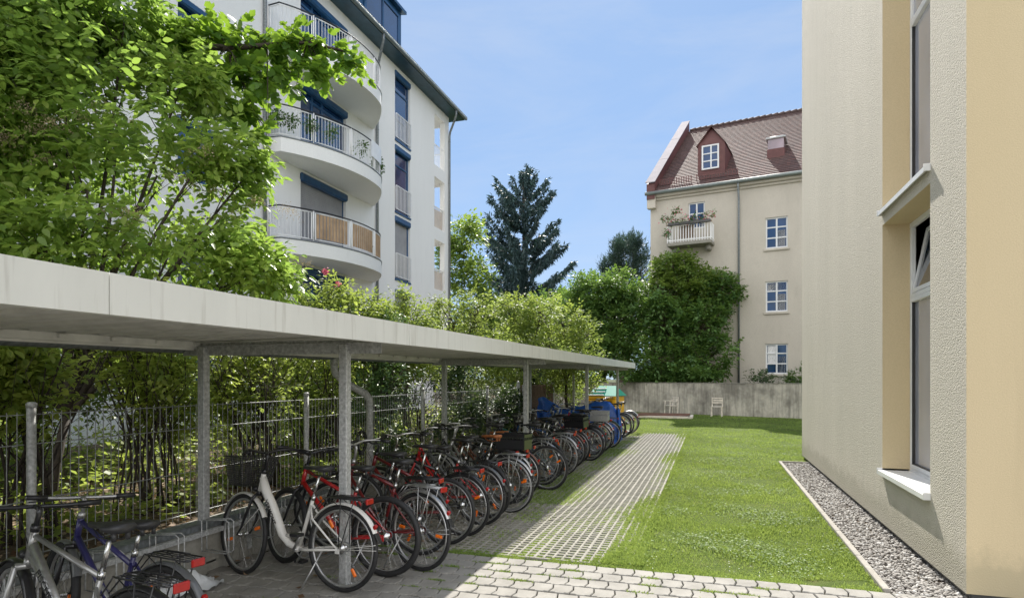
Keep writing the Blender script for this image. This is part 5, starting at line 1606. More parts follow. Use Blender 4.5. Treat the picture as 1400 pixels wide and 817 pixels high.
# roof with UVs
def uvquad(name, pts, mat, parent, root, su, sv):
    me = bpy.data.meshes.new(name); L = Vector(root.location)
    me.from_pydata([tuple(Vector(p) - L) for p in pts], [], [tuple(range(len(pts)))]); uvl = me.uv_layers.new()
    a, b_, d = Vector(pts[0]), Vector(pts[1]), Vector(pts[-1])
    U = (b_ - a).normalized(); V = (d - a); V = (V - U * V.dot(U)).normalized()
    for i, p in enumerate(pts): q_ = Vector(p) - a; uvl.data[i].uv = (q_.dot(U) * su, q_.dot(V) * sv)
    me.materials.append(mat); return link(name, me, parent)
RUN, RIS = 8.0, 6.2
def hp(x, back, z): return A + UH * x - NH * back + Vector((0, 0, z))
# stepped tile courses as geometry
mb = MB(); nrow = 42; sl = math.hypot(RUN + .4, RIS)
me_v = []; uvs = []
for r in range(nrow):
    t0 = r / nrow; t1 = (r + 1.12) / nrow
    def pt(x, t, lift): return hp(x, -.4 + (RUN + .4) * t, EZ + .05 + RIS * t + lift)
    me_v.append([pt(.35, t0, .055), pt(W2, t0, .055), pt(W2, t1, .0), pt(.35, t1, .0), pt(.35, t0, .0), pt(W2, t0, .0)])
me = bpy.data.meshes.new('roof'); vs = []; fs = []
for q_ in me_v:
    o = len(vs); vs += [tuple(p - A) for p in q_]; fs += [(o, o + 1, o + 2, o + 3), (o + 4, o + 5, o + 1, o)]
me.from_pydata(vs, [], fs); uvl = me.uv_layers.new()
li = 0
for r in range(nrow):
    for (u_, v_) in ((0, 0), (W2, 0), (W2, .19), (0, .19), (0, -.01), (W2, -.01), (W2, 0.0), (0, 0.0)):
        uvl.data[li].uv = (u_ + (r % 2) * .1, v_ * .98 + r * .19 + .01); li += 1
me.materials.append(m_tile); hr = link('roof', me, hb)
mb = MB(); mb.add([hp(.2, RUN, EZ + RIS + .04), hp(W2, RUN, EZ + RIS + .04), hp(W2, 14.5, EZ), hp(.2, 14.5, EZ)], [(0, 1, 2, 3)]); mb.add([hp(W2, 0, EZ), hp(W2, RUN, EZ + RIS), hp(W2, 14.5, EZ)], [(0, 1, 2)])
loc(mb, hb).build('rear_roof', m_tile, hr)
mb = MB()
for k in range(44): x = .4 + k * .36; plh.tube(mb, [(x, -RUN, EZ + RIS + .07), (x + .38, -RUN, EZ + RIS + .10)], [.12, .145], 8)
loc(mb, hb).build('ridge_tiles', m_tile, hr)
# gable parapet with flashing
mb = MB()
for (x_0, x_1) in ((-.12, .33),):
    v = [hp(x_0, -.35, EZ - .3), hp(x_1, -.35, EZ - .3), hp(x_1, RUN + .1, EZ + RIS - .1), hp(x_0, RUN + .1, EZ + RIS - .1),
         hp(x_0, -.35, EZ + .55), hp(x_1, -.35, EZ + .55), hp(x_1, RUN + .1, EZ + RIS + .75), hp(x_0, RUN + .1, EZ + RIS + .75), ]
    mb.add(v, [(0, 1, 2, 3)[::-1], (4, 5, 6, 7), (0, 1, 5, 4), (1, 2, 6, 5), (2, 3, 7, 6), (3, 0, 4, 7)])
v = [hp(-.12, RUN, EZ), hp(-.12, -.35, EZ - .3), hp(-.12, -.35, EZ + .5), hp(-.12, RUN, EZ + RIS + .7), hp(-.12, 14.4, EZ - .2)]
mb.add(v, [(0, 1, 2, 3, 4)])
loc(mb, hb).build('gable_parapet', m_ltile, hr)
mb = MB()
for k in range(3):
    t0, t1 = k / 3, (k + 1) / 3
    q_ = lambda x, t, l: hp(x, -.45 + (RUN + .55) * t, EZ + .58 + (RIS + .2) * t + l)
    v = [q_(-.16, t0, 0), q_(.37, t0, 0), q_(.37, t1 - .004, 0), q_(-.16, t1 - .004, 0), q_(-.16, t0, .05), q_(.37, t0, .05), q_(.37, t1 - .004, .05), q_(-.16, t1 - .004, .05)]
    mb.add(v, [(3, 2, 1, 0), (4, 5, 6, 7), (0, 1, 5, 4), (1, 2, 6, 5), (2, 3, 7, 6), (3, 0, 4, 7)])
loc(mb, hb).build('parapet_flashing', m_lead, hr)
# dormer with pointed gable
dx0, dx1 = 2.42, 3.85
def roofz(back): return EZ + .1 + RIS * (back + .4) / (RUN + .4)
mb = MB(); fb = .75; z0 = roofz(fb); zt2 = z0 + 1.65; xm = (dx0 + dx1) / 2; pk = zt2 + .85
v = [hp(dx0, fb, z0 - .1), hp(dx1, fb, z0 - .1), hp(dx1, fb, zt2), hp(xm, fb + .15, pk), hp(dx0, fb, zt2), hp(dx0, fb + 2.3, zt2), hp(dx1, fb + 2.3, zt2), hp(xm, fb + 3.4, pk)]
mb.add(v, [(0, 1, 2, 4), (2, 3, 4), (0, 4, 5), (1, 6, 2), (4, 3, 7, 5), (2, 6, 7, 3)])
for s in (-1, 1):
    e = dx0 - .06 if s < 0 else dx1 + .06
    mb.add([hp(e, fb - .12, zt2 - .08), hp(xm, fb - .06, pk + .06), hp(xm, fb + 3.5, pk + .06), hp(e, fb + 2.3, zt2 - .06)], [(0, 1, 2, 3)])
dn = loc(mb, hb).build('dormer', m_ltile, hr)
pdm = Pl(hp(0, fb, 0), UH, NH)
window(hb, pdm, dx0 + .22, dx1 - .30, z0 + .25, zt2 - .08, -.012, m_wpaint, m_glassb, fw=.08, mull=(xm,), trans=(zt2 - .55, z0 + .70), bars=.035, th=.06)
# ventilation housing on the roof
mb = MB(); vx0, vx1, vb = 0, 0, 1.75
vx0, vx1 = 5.85, 6.72; z0 = roofz(vb)
pv = Pl(hp(0, vb, 0), UH, NH)
pv.box(mb, vx0, vx1, -1.6, 0, z0 - .2, z0 + .42); vh = loc(mb, hb).build('roof_vent', m_ltile, hr)
mb = MB(); pv.box(mb, vx0 + .04, vx1 - .04, -1.2, -.03, z0 + .42, z0 + .95); loc(mb, hb).build('vent_glazing', m_glassg, vh)
mb = MB(); pv.box(mb, vx0 - .06, vx1 + .06, -1.3, .05, z0 + .95, z0 + 1.05, b=.02); pv.tube(mb, [(vx0 + .1, -.5, z0 + 1.08), (vx1 - .1, -.5, z0 + 1.08)], .17, 10); loc(mb, hb).build('vent_cap', m_galv, vh)
# snow guards: three runs of little fence along the eave
mb = MB()
for (a_, b_) in ((.5, 2.2), (2.5, 4.6), (7.7, 9.6), (10.5, 15.5)):
    zz = roofz(.15)
    plh.box(mb, a_, b_, -.13, -.11, zz + .05, zz + .08); plh.box(mb, a_, b_, -.13, -.11, zz + .30, zz + .33)
    n = int((b_ - a_) / .13)
    for k in range(n + 1): x = a_ + (b_ - a_) * k / n; plh.box(mb, x - .02, x + .02, -.13, -.11, zz, zz + .33)
loc(mb, hb).build('snow_guard', m_ltile, hr)

# ------------------------------------------------------------------ garden wall
WA = Vector((-9.5, 35.2, 0)); WB_ = Vector((9.4, 26.5, 0)); UWv = (WB_ - WA); WL = UWv.length; UWv.normalize(); NW = Vector((UWv.y, -UWv.x, 0))
gw = empty('garden_wall', WA); tag(gw, 'board marked grey concrete garden wall with dark stains at the back of the lawn', 'wall')
plg = Pl(WA, UWv, NW)
mb = MB(); n = int(WL / .115); rg = random.Random(8)
for k in range(n):
    x = k * WL / n
    plg.box(mb, x + .002, x + WL / n - .002, -.12, rg.uniform(0, .010), -.05, 1.47, b=.004)
loc(mb, gw).build('wall_panel', m_wallc, gw)
mb = MB(); plg.box(mb, 0, WL, -.14, .025, 1.472, 1.50, b=.006); loc(mb, gw).build('coping', m_conc, gw)

# ------------------------------------------------------------------ garden chairs
m_wood2 = M_('silvery_weathered_wood', (.66, .60, .52), .75, 0, .25, 9)
m_wood = m_wood2
def chair(pos, rz_, label, arms):
    r = empty('garden_chair', pos, rz_); tag(r, label, 'chair', 'slatted garden chairs by the concrete wall')
    for sx in (-1, 1):
        mb = MB(); mb.beam((sx * .22, -.20, 0), (sx * .22, -.17, .44 if not arms else .64), .04, .04); mb.build('leg', m_wood, r)
        mb = MB(); mb.beam((sx * .22, .22, 0), (sx * .22, .26, .84), .04, .04); mb.build('leg', m_wood, r)
        if arms: mb = MB(); mb.box(sx * .22 - .03, sx * .22 + .03, -.24, .26, .64, .665, b=.005); mb.build('armrest', m_wood, r)
    mb = MB()
    for k in range(7): mb.box(-.235, .235, -.22 + k * .065, -.22 + k * .065 + .05, .43, .448, b=.004)
    for sx in (-1, 1): mb.box(sx * .20 - .012, sx * .20 + .012, -.2, .22, .40, .43)
    mb.build('seat', m_wood, r)
    mb = MB()
    for z in (.58, .68, .78): mb.box(-.235, .235, .215, .232, z, z + .06, b=.004)
    mb.build('backrest', m_wood, r)
    return r
c1 = P(917, 566, 29.6); chair((c1.x, c1.y, 0), -.95, 'wooden slatted garden chair with armrests beside the wooden sandpit edge', True)
c2 = P(980, 569, 28.2); chair((c2.x, c2.y, 0), -.1, 'wooden slatted garden chair standing alone in front of the stained wall', False)
# ------------------------------------------------------------------ sandpit frame
sp = empty('sandpit', (-2.0, 28.2, 0)); tag(sp, 'low wooden sandpit frame with reddish boards at the foot of the wall', 'sandpit')
m_rw = M_('red_brown_boards', (.16, .085, .06), .8, 0, .3, 6)
for (a_, b_) in (((-1.3, -.5, .05), (1.2, -.75, .05)), ((-1.3, 1.0, .05), (1.2, .8, .05)), ((-1.3, -.5, .05), (-1.3, 1.0, .05)), ((1.2, -.75, .05), (1.2, .8, .05))):
    mb = MB(); mb.beam(a_, b_, .12, .10, b=.01); mb.build('board', m_wood2, sp)
mb = MB(); rg = random.Random(3)
for k in range(9): mb.box(-1.2 + k * .02, 1.05 + k * .01, -.62 + k * .16, -.48 + k * .16, .10 + .01 * (k % 3), .13 + .012 * (k % 3), b=.004)
mb.build('cover', m_rw, sp)
# ------------------------------------------------------------------ toy playhouse
pc = P(829, 560, 24.3); ph = empty('playhouse', (pc.x, pc.y, 0), -.25); tag(ph, 'small plastic playhouse with yellow walls and green and white roof', 'playhouse')
m_yp = M_('yellow_plastic', (.72, .38, .02), .4, 0, .05, 3); m_gp = M_('green_plastic', (.01, .24, .16), .4, 0, .05, 3); m_rp = M_('red_plastic', (.55, .02, .04), .4, 0, .05, 3)
mb = MB(); facade(mb, (-.55, -.45, 0), (1, 0, 0), (0, -1, 0), 1.1, 1.02, [(.12, .45, .05, .85, .05), (.62, .96, .45, .85, .05)], .05)
mb.box(-.55, -.50, -.40, .45, 0, 1.02, b=.01); mb.box(.50, .55, -.40, .45, 0, 1.02, b=.01); mb.box(-.5, .5, .40, .45, 0, 1.02, b=.01)
mb.box(-.60, .60, -.52, -.45, .93, 1.04, b=.02); mb.box(.46, .58, -.50, -.45, 0, .93, b=.02)
mb.build('wall', m_yp, ph)
mb = MB(); mb.add([(-.62, -.55, 1.04), (.62, -.55, 1.04), (.62, .55, 1.04), (-.62, .55, 1.04), (-.35, 0, 1.42), (.40, 0, 1.42)], [(0, 1, 5, 4), (2, 3, 4, 5), (1, 2, 5), (3, 0, 4), (3, 2, 1, 0)])
r_ = mb.build('roof', m_gp, ph)
mb = MB()
for k in range(3): y0 = -.53 + k * .17; z0 = 1.065 + k * .118; mb.beam((-.56 + k * .08, y0, z0), (.12 - k * .02, y0, z0 + .01), .10, .05, b=.015)
mb.build('roof_shingles', m_wmetal, r_)
mb = MB(); mb.box(.06, .42, -.48, -.46, .48, .64, b=.01); mb.box(.08, .24, -.485, -.47, .66, .84, b=.01); mb.build('shutter', m_rp, ph)
# ------------------------------------------------------------------ vegetation
# elder growing over the shelter
eb = [B(-60, 130, 6.6, 170, 170, 1.0), B(90, 150, 6.8, 150, 130, 1.0), B(215, 240, 7.0, 110, 110, .9, 1.9), B(60, 330, 6.4, 190, 110, .9), B(230, 350, 7.0, 130, 80, .8, 1.9),
      B(330, 375, 7.4, 80, 50, .7, 1.9), B(310, 290, 7.5, 55, 60, .5, 1.9), B(20, 10, 6.9, 150, 100, .9), B(170, 30, 7.4, 90, 60, .7), B(250, 110, 7.4, 60, 50, .5, 1.9), B(-160, 330, 6.2, 160, 120, .9),
      B(160, 170, 6.6, 110, 90, .6, 1.9), B(290, 195, 7.2, 62, 48, .5, 1.9), B(120, 260, 6.3, 110, 90, .5), B(345, 230, 7.6, 30, 30, .3, 1.9)]
tree('elder_tree', 'tall leafy elder with dry flower heads reaching over the shelter roof', 'tree', (-6.35, 4.6, .36), eb, L_elder, 6000, 11, r0=.05, per=8, L=.108, W=.48, kind='oval', spread=.32, gap=.26, fs=2.6, droop=.45, shell=.3, twigs=200, bark=m_barkd, tb=0.22, fork=.25, tr=.005)
ub = [B(390, 360, 7.6, 28, 50, .3), B(330, 300, 7.3, 40, 40, .3), B(280, 230, 6.9, 45, 40, .3), B(130, 160, 6.1, 60, 30, .3), B(180, 300, 6.2, 90, 50, .3), B(20, 180, 5.9, 40, 30, .2)]
# umbels: clusters of tiny petals on the elder
rs = np.random.RandomState(5)
pp = []
for b in ub:
    for k in range(5):
        c = np.array(b[:3]) + rs.normal(0, .6, 3) * np.array(b[3:6]); n_ = 150
        q = rs.normal(0, 1, (n_, 3)) * np.array([.075, .075, .03]); q[:, 2] -= (q[:, 0] ** 2 + q[:, 1] ** 2) * 4
        pp.append(c + q)
p = np.concatenate(pp)
V, Fc, T = leaf_geo(p, rs.normal(0, 1, p.shape), rs.normal(0, 1, p.shape), np.full(len(p), .013), np.full(len(p), .010), rs.uniform(0, 1, len(p)), 'quad')
er = bpy.data.objects['elder_tree']
V = V - np.array(er.location)
link('flower_heads', mesh_np('flower_heads', V, Fc, L_umbel, T), er)

# maple branch reaching right in front of the balconies
mbk = [B(60, 60, 7.8, 120, 60, .6), B(190, 60, 7.9, 70, 35, .4), B(250, 55, 8.0, 38, 38, .35), B(290, 95, 8.1, 40, 30, .3), B(300, 40, 8.2, 28, 22, .25), B(345, 60, 8.2, 30, 30, .3), B(345, 105, 8.2, 34, 22, .3),
       B(395, 55, 8.3, 26, 20, .25), B(385, 100, 8.3, 26, 24, .25), B(435, 62, 8.4, 22, 16, .2), B(440, 100, 8.4, 0.1 + 14, 12, .2), B(480, 80, 8.5, 20, 20, .2), B(320, 150, 8.1, 40, 18, .25), B(350, 175, 8.0, 22, 12, .2)]
mt = empty('maple_tree', (-9.0, 4.4, .36)); tag(mt, 'maple with broad lobed leaves stretching one long branch in front of the balconies', 'tree')
ml = Vector(mt.location)
mbl = [(b[0] - ml.x, b[1] - ml.y, b[2] - ml.z) + tuple(b[3:]) for b in mbk]
_, P0 = crown('crown', mbl, L_vine, 520, 6, .135, .95, 21, 'lobed', .2, .12, .55, .34, parent=mt)
mb = MB()
def sp_path(pts, r0_, r1_, n=7):
    pp_ = [Vector(p) for p in pts]; mb.tube(pp_, [r0_ + (r1_ - r0_) * i / (len(pp_) - 1) for i in range(len(pp_))], n)
br = [P(u_, v_, D_) - ml for (u_, v_, D_) in ((-60, 230, 7.6), (20, 130, 7.7), (110, 85, 7.8), (190, 62, 7.9), (250, 60, 8.0), (310, 66, 8.1), (365, 62, 8.2), (420, 58, 8.3), (470, 70, 8.45), (490, 92, 8.5))]
sp_path([Vector((0, 0, -.05)), Vector((.05, .05, 1.6)), br[0] * .8 + Vector((0, 0, -.3))] + br, .11, .006)
rg = random.Random(4)
for p in [Vector(P0[i]) for i in rg.sample(range(len(P0)), 110)]:
    c = min(br, key=lambda q_: (q_ - p).length)
    mb.tube([c, c.lerp(p, .5) + Vector((0, 0, .05)), p], [.010, .007, .003], 4)
mb.build('trunk', m_barkd, mt)

# shrubs behind the fence
G = 'shrubs growing behind the wire fence'
def shrub(px, py, h, w, mat, n, seed, label, group=None, L=.07, z0=.36, stems=7, cat='shrub', per=8, lowz=.75, gap=.3, W=.55, spread=.28, name='shrub', dense=1, extra=(), tb=0, kind='fold', stemmat=None, shell=.35):
    if group == G and py < 12: kind = 'oval'; tb += .26
    root = empty(name, (px, py, z0)); tag(root, label, cat, group)
    rg = random.Random(seed); bl = []
    for k in range(9):
        a = rg.uniform(0, 6.28); r = w * rg.uniform(.15, .6)
        zz = h * rg.uniform(lowz * .62, .87)
        bl.append((r * math.cos(a), r * math.sin(a) * 1.1, zz, w * rg.uniform(.35, .55), w * rg.uniform(.4, .6), h * rg.uniform(.15, .26)))
    bl += list(extra)
    c, P0 = crown('foliage', bl, mat, n, per=per, L=L, W=W, seed=seed, gap=gap, spread=spread, parent=root, fs=2.5, tb=tb, kind=kind, shell=shell)
    mb = MB()
    for k in range(stems):
        b = rg.choice(bl); x0, y0 = rg.uniform(-.25, .25) * w, rg.uniform(-.3, .3) * w
        e = Vector((b[0] + rg.uniform(-.4, .4) * w, b[1] + rg.uniform(-.4, .4) * w, min(h * .95, b[2] + rg.uniform(0, .3))))
        pts = bez((x0, y0, -.05), (x0 + rg.uniform(-.1, .1), y0 + rg.uniform(-.1, .1), h * .3), (e.x * .7, e.y * .7, e.z * .7), e, 7)
        r = rg.uniform(.007, .017)
        mb.tube(pts, [r * (1 - .7 * i / 6) for i in range(7)], 5)
        for q in range(3):
            s = pts[rg.randint(2, 5)]; mb.tube([s, s + Vector((rg.uniform(-.25, .25), rg.uniform(-.3, .3), rg.uniform(.1, .45))), s + Vector((rg.uniform(-.4, .4), rg.uniform(-.5, .5), rg.uniform(.3, .8)))], [r * .45, r * .35, r * .15], 4)
    mb.build('stem', stemmat or m_barkd, root)
    return root
G = 'shrubs growing behind the wire fence'
shrub(-5.3, 2.3, 2.3, 1.0, L_hedge, 834, 31, 'bright green shrub behind the first stretch of fence on the far left', G, L=.08, stems=10, lowz=.7)
shrub(-5.25, 3.7, 2.1, .9, L_hedge, 574, 32, 'airy green shrub with many thin dark stems behind the round fence post', G, L=.075, stems=18, lowz=.8)
shrub(-5.5, 5.0, 2.3, 1.0, L_hedge, 741, 33, 'leafy shrub with dark canes behind the rear shelter post nearest the white bicycle', G, L=.07, stems=22, lowz=.75)
shrub(-5.35, 6.5, 2.1, .9, L_hedge, 648, 34, 'thin stemmed shrub behind the fence at the grey downpipe', G, L=.065, stems=26, lowz=.65)
shrub(-5.4, 7.9, 2.3, 1.0, L_hedge, 704, 35, 'dense shrub behind the fence just beyond the downpipe', G, L=.06, stems=20, lowz=.6, tb=-.08)
shrub(-5.4, 9.4, 2.4, 1.0, L_ivy, 1019, 36, 'dark shrub behind the fence level with the second front post', G, L=.06, stems=14, lowz=.5, tb=.1)
shrub(-5.5, 11.2, 2.4, 1.1, L_hedge, 927, 37, 'mid green shrub beyond the dark shrub behind the fence', G, L=.06, stems=14, lowz=.5, tb=-.05)
shrub(-5.4, 13.2, 2.3, 1.0, L_ivy, 1112, 38, 'dark ivy covered shrub near the end of the wire fence', G, L=.06, stems=10, lowz=.45, tb=.05)
shrub(-5.3, 18.6, 2.0, .9, L_ivy, 834, 39, 'dark round shrub between the reed screen and the playhouse', G, L=.06, lowz=.4)
shrub(-5.6, 15.6, 2.6, 1.2, L_hedge, 834, 46, 'green shrub rising behind the brown reed screen', G, L=.065, lowz=.5)
shrub(-5.0, 20.5, 2.3, 1.0, L_light, 1019, 40, 'pale yellow green shrub at the end of the shelter above the tarpaulin', G, L=.06, lowz=.4)
shrub(-5.0, 22.5, 2.2, 1.0, L_mid, 834, 47, 'green shrub beside the toy playhouse', G, L=.07, lowz=.4)
# ivy low on the fence
iv = [(-4.66, 10.9, .9, .12, 1.1, .35), (-4.66, 12.3, 1.0, .12, .8, .45), (-4.66, 8.7, .7, .12, .5, .3), (-4.7, 15.0, 1.1, .2, .9, .5), (-4.6, 13.9, 1.0, .2, .6, .5)]
o, _ = crown('ivy', iv, L_ivy, 900, 8, .065, .8, 41, gap=.2, spread=.25); tag(o, 'dark ivy climbing through the wire fence behind the parked bicycles', 'ivy', kind='stuff')
# second row in the sunlit garden
G2 = 'garden shrubs between the fence and the apartment block'
shrub(-8.2, 4.6, 2.2, 1.5, L_light, 1305, 51, 'sunlit pale shrub in front of the apartment block, seen through the fence mesh', G2, L=.085, lowz=.25)
shrub(-8.6, 7.6, 2.5, 1.6, L_mid, 1305, 52, 'sunlit green shrub in front of the block behind the white bicycle', G2, L=.085, lowz=.25)
shrub(-7.6, 1.9, 2.3, 1.4, L_mid, 1160, 53, 'sunlit shrub at the far left behind the wire fence', G2, L=.085, lowz=.25)
shrub(-7.6, 10.6, 2.6, 1.5, L_mid, 1305, 54, 'green shrub in the garden beyond the rear gutter downpipe', G2, L=.085, lowz=.25)
shrub(-8.2, 13.8, 2.8, 1.5, L_mid, 1305, 55, 'green garden shrub beneath the lowest curved balcony', G2, L=.085, lowz=.25)
shrub(-10.4, 3.4, 1.3, 1.3, L_light, 725, 56, 'low pale shrub at the foot of the white block', G2, L=.08, lowz=.3)
shrub(-10.0, 6.0, 1.2, 1.4, L_light, 725, 57, 'low sunlit shrub against the base of the white block', G2, L=.08, lowz=.3)
# leafy ground cover in the garden
n = 26000; rs = np.random.RandomState(77)
x = -4.75 - 6.8 * rs.uniform(0, 1, n) ** 1.3; y = rs.uniform(.5, 19, n)
hgt = np.clip(.22 + .22 * np.sin(x * 1.9 + 1) * np.sin(y * 1.3) + .1 * np.sin(y * 3.7 + x), .0, 1) + (x < -6) * .12
k = hgt > .08; x, y, hgt = x[k], y[k], hgt[k]
p = np.stack([x, y, .36 + hgt * rs.uniform(.1, 1.1, len(x))], 1)
V, Fc, T = leaf_geo(p, rs.normal(0, 1, p.shape) * np.array([1, 1, .4]), rs.normal(0, .5, p.shape) + np.array([0, 0, 1]), rs.uniform(.05, .11, len(p)), rs.uniform(.035, .07, len(p)), np.clip(rs.normal(.6, .22, len(p)), 0, 1), 'quad')
tag(link('ground_cover', mesh_np('ground_cover', V, Fc, L_hedge, T)), 'low bright leafy ground cover in the garden behind the wire fence', 'ground cover', kind='stuff')
# shrubs showing above the shelter roof
G3 = 'shrubs and small trees rising above the shelter roof'
def top_bush(label, blobs, mat, n, seed, base, cat='shrub', L=.10, gap=.3, tb=0, W=.5, name=None, per=8, spread=.35, **k):
    return tree(name or ('shrub' if cat == 'shrub' else 'tree'), label, cat, base, blobs, mat, n, seed, G3, r0=.05, per=per, L=L, W=W, gap=gap, spread=spread, tb=tb, bark=m_barkd, twigs=70, droop=.2, fork=.5, rough=9, **k)
def gb(u, v, D):
    p = P(u, v, D); return (p.x, p.y, .36 if p.x < -4.4 and p.y < 26 else 0)
rb_ = top_bush('light green rose shrub with one pink bloom in front of the white block', [B(450, 400, 11, 32, 26, .35), B(480, 425, 11, 50, 28, .5), B(520, 430, 11.3, 22, 14, .3), B(420, 420, 10.8, 26, 24, .3), B(455, 470, 11, 70, 50, .6)], L_light, 950, 61, gb(460, 400, 11), L=.085, gap=.12, tb=.1)
q = np.array(P(445, 371, 10.7)); p = q + np.random.RandomState(1).normal(0, .028, (60, 3)); p = np.concatenate([p, np.array(P(462, 388, 10.6)) + np.random.RandomState(3).normal(0, .02, (30, 3))]); rs = np.random.RandomState(2)
V, Fc, T = leaf_geo(p, rs.normal(0, 1, p.shape), rs.normal(0, 1, p.shape), np.full(len(p), .036), np.full(len(p), .032), rs.uniform(0, 1, len(p)), 'quad')
link('blossom', mesh_np('blossom', V - np.array(rb_.location), Fc, L_pink, T), rb_)
top_bush('slender light shrub with upright twigs before the lowest blue window', [B(550, 415, 14, 22, 24, .4), B(570, 438, 14, 34, 22, .5), B(530, 430, 14, 22, 20, .4), B(555, 470, 14, 60, 40, .7)], L_light, 700, 62, gb(553, 420, 14), L=.085, gap=.25, tb=-.02)
top_bush('loose light green bush beside the corner loggias of the block', [B(620, 440, 17, 44, 30, .7), B(655, 425, 17, 30, 30, .6), B(600, 455, 17, 30, 22, .6), B(640, 490, 17, 80, 40, 1)], L_light, 850, 63, gb(630, 440, 17), L=.10, gap=.2, tb=-.02)
top_bush('round yellow green bush below the tall spruce', [B(700, 430, 19, 42, 30, .9), B(740, 425, 19, 34, 26, .8), B(690, 460, 19, 55, 25, .9), B(720, 500, 19, 85, 40, 1.2)], L_light, 1000, 64, gb(715, 430, 19), L=.11, gap=.2, tb=.0)
top_bush('sunlit bush at the right end above the shelter roof', [B(770, 440, 20.5, 34, 30, .9), B(800, 460, 20.5, 24, 26, .8), B(750, 470, 20.5, 44, 26, .9), B(785, 500, 20.5, 50, 40, 1)], L_light, 850, 65, gb(775, 440, 20.5), L=.11, gap=.2, tb=-.03)
# trees behind
top_bush('airy pale green deciduous tree close to the corner of the white block', [B(632, 320, 40, 36, 26, 1.6), B(650, 375, 40, 26, 24, 1.4), B(618, 360, 40, 24, 36, 1.4), B(640, 410, 40, 42, 34, 2), B(680, 430, 40, 36, 24, 2), B(660, 470, 40, 90, 40, 2.5)], L_mid, 1500, 66, gb(640, 380, 40), 'tree', L=.30, gap=.42, name='deciduous_tree', spread=1.0, tb=.05)
top_bush('dark green tree at the foot of the tall spruce', [B(760, 430, 37, 40, 34, 2), B(735, 450, 37, 60, 28, 2), B(800, 410, 36, 34, 30, 2), B(770, 480, 36, 70, 40, 2)], L_dark, 1500, 67, gb(765, 430, 37), 'tree', L=.24, gap=.2, name='deciduous_tree', spread=.8, tb=.05)
def big_tree(label, blobs, mat, n, seed, base, L, name, gap=.25, tb=0, droop=.25):
    return tree(name, label, 'tree', base, blobs, mat, n, seed, 'trees behind the garden wall', r0=.22, per=8, L=L, W=.6, rough=60, gap=gap + .16, spread=.55, tb=tb, twigs=120, droop=droop, fork=.4, shell=.45, tr=.02)
big_tree('dense dark broadleaf tree leaning over the garden wall left of the house', [B(820, 420, 34.5, 50, 46, 2.0), B(785, 440, 35, 36, 40, 1.8), B(850, 400, 34.5, 40, 32, 1.8), B(800, 490, 34.5, 60, 40, 2), B(860, 480, 34, 50, 45, 1.6), B(845, 440, 34, 50, 40, 1.6)],
         L_dark, 3300, 71, (P(825, 500, 34.8).x, P(825, 500, 34.8).y, 0), .20, 'broadleaf_tree', tb=.3)
big_tree('lighter green feathery tree in front of the house balcony', [B(925, 365, 33.2, 28, 22, 1.0), B(945, 385, 33.2, 42, 24, 1.1), B(910, 395, 33.2, 28, 28, 1.1), B(965, 410, 33.0, 36, 26, 1.0)],
         L_mid, 1500, 72, (P(925, 500, 33.3).x, P(925, 500, 33.3).y, 0), .17, 'feathery_tree', gap=.2, tb=.2)
big_tree('dark spreading tree hanging over the concrete wall before the house', [B(905, 440, 32.6, 50, 40, 1.1), B(960, 445, 32.3, 40, 38, 1.0), B(900, 492, 32.2, 56, 34, 1.2), B(962, 490, 32.0, 44, 34, 1.0), B(985, 400, 32.6, 26, 26, .9), B(992, 470, 32.0, 16, 16, .7), B(930, 510, 32, 60, 18, 1.2)],
         L_dark, 3000, 73, (P(940, 500, 32.8).x, P(940, 500, 32.8).y, 0), .19, 'dark_tree', gap=.2, tb=.2)
shrub(*P(1090, 500, 30.6).xy, 2.5, .8, L_dark, 330, 74, 'small dark shrub behind the wall at the corner of the rendered building', None, L=.12, z0=.1, lowz=.5)
shrub(*P(1045, 510, 31.3).xy, 2.05, 1.2, L_ivy, 260, 75, 'sparse shrub with bare dark branches above the stained wall', None, L=.10, z0=.1, lowz=.6, stems=12)
# background trees closing the horizon
G5 = 'distant trees behind the garden'
for i, (u, v, D, ru, rv, lab) in enumerate([(560, 455, 60, 60, 50, 'distant green tree behind the white apartment block'), (700, 450, 75, 90, 50, 'distant green trees below the spruce'), (850, 430, 70, 60, 60, 'distant green tree below the pine')]):
    tree('distant_tree', lab, 'tree', gb(u, v, D), [B(u, v, D, ru, rv, 3), B(u - ru * .6, v + 20, D, ru * .6, rv * .7, 3), B(u + ru * .6, v + 20, D, ru * .6, rv * .7, 3)], L_mid, 700, 90 + i, G5, r0=.3, per=6, L=.6, W=.6, spread=1.6, twigs=20, tr=.03)

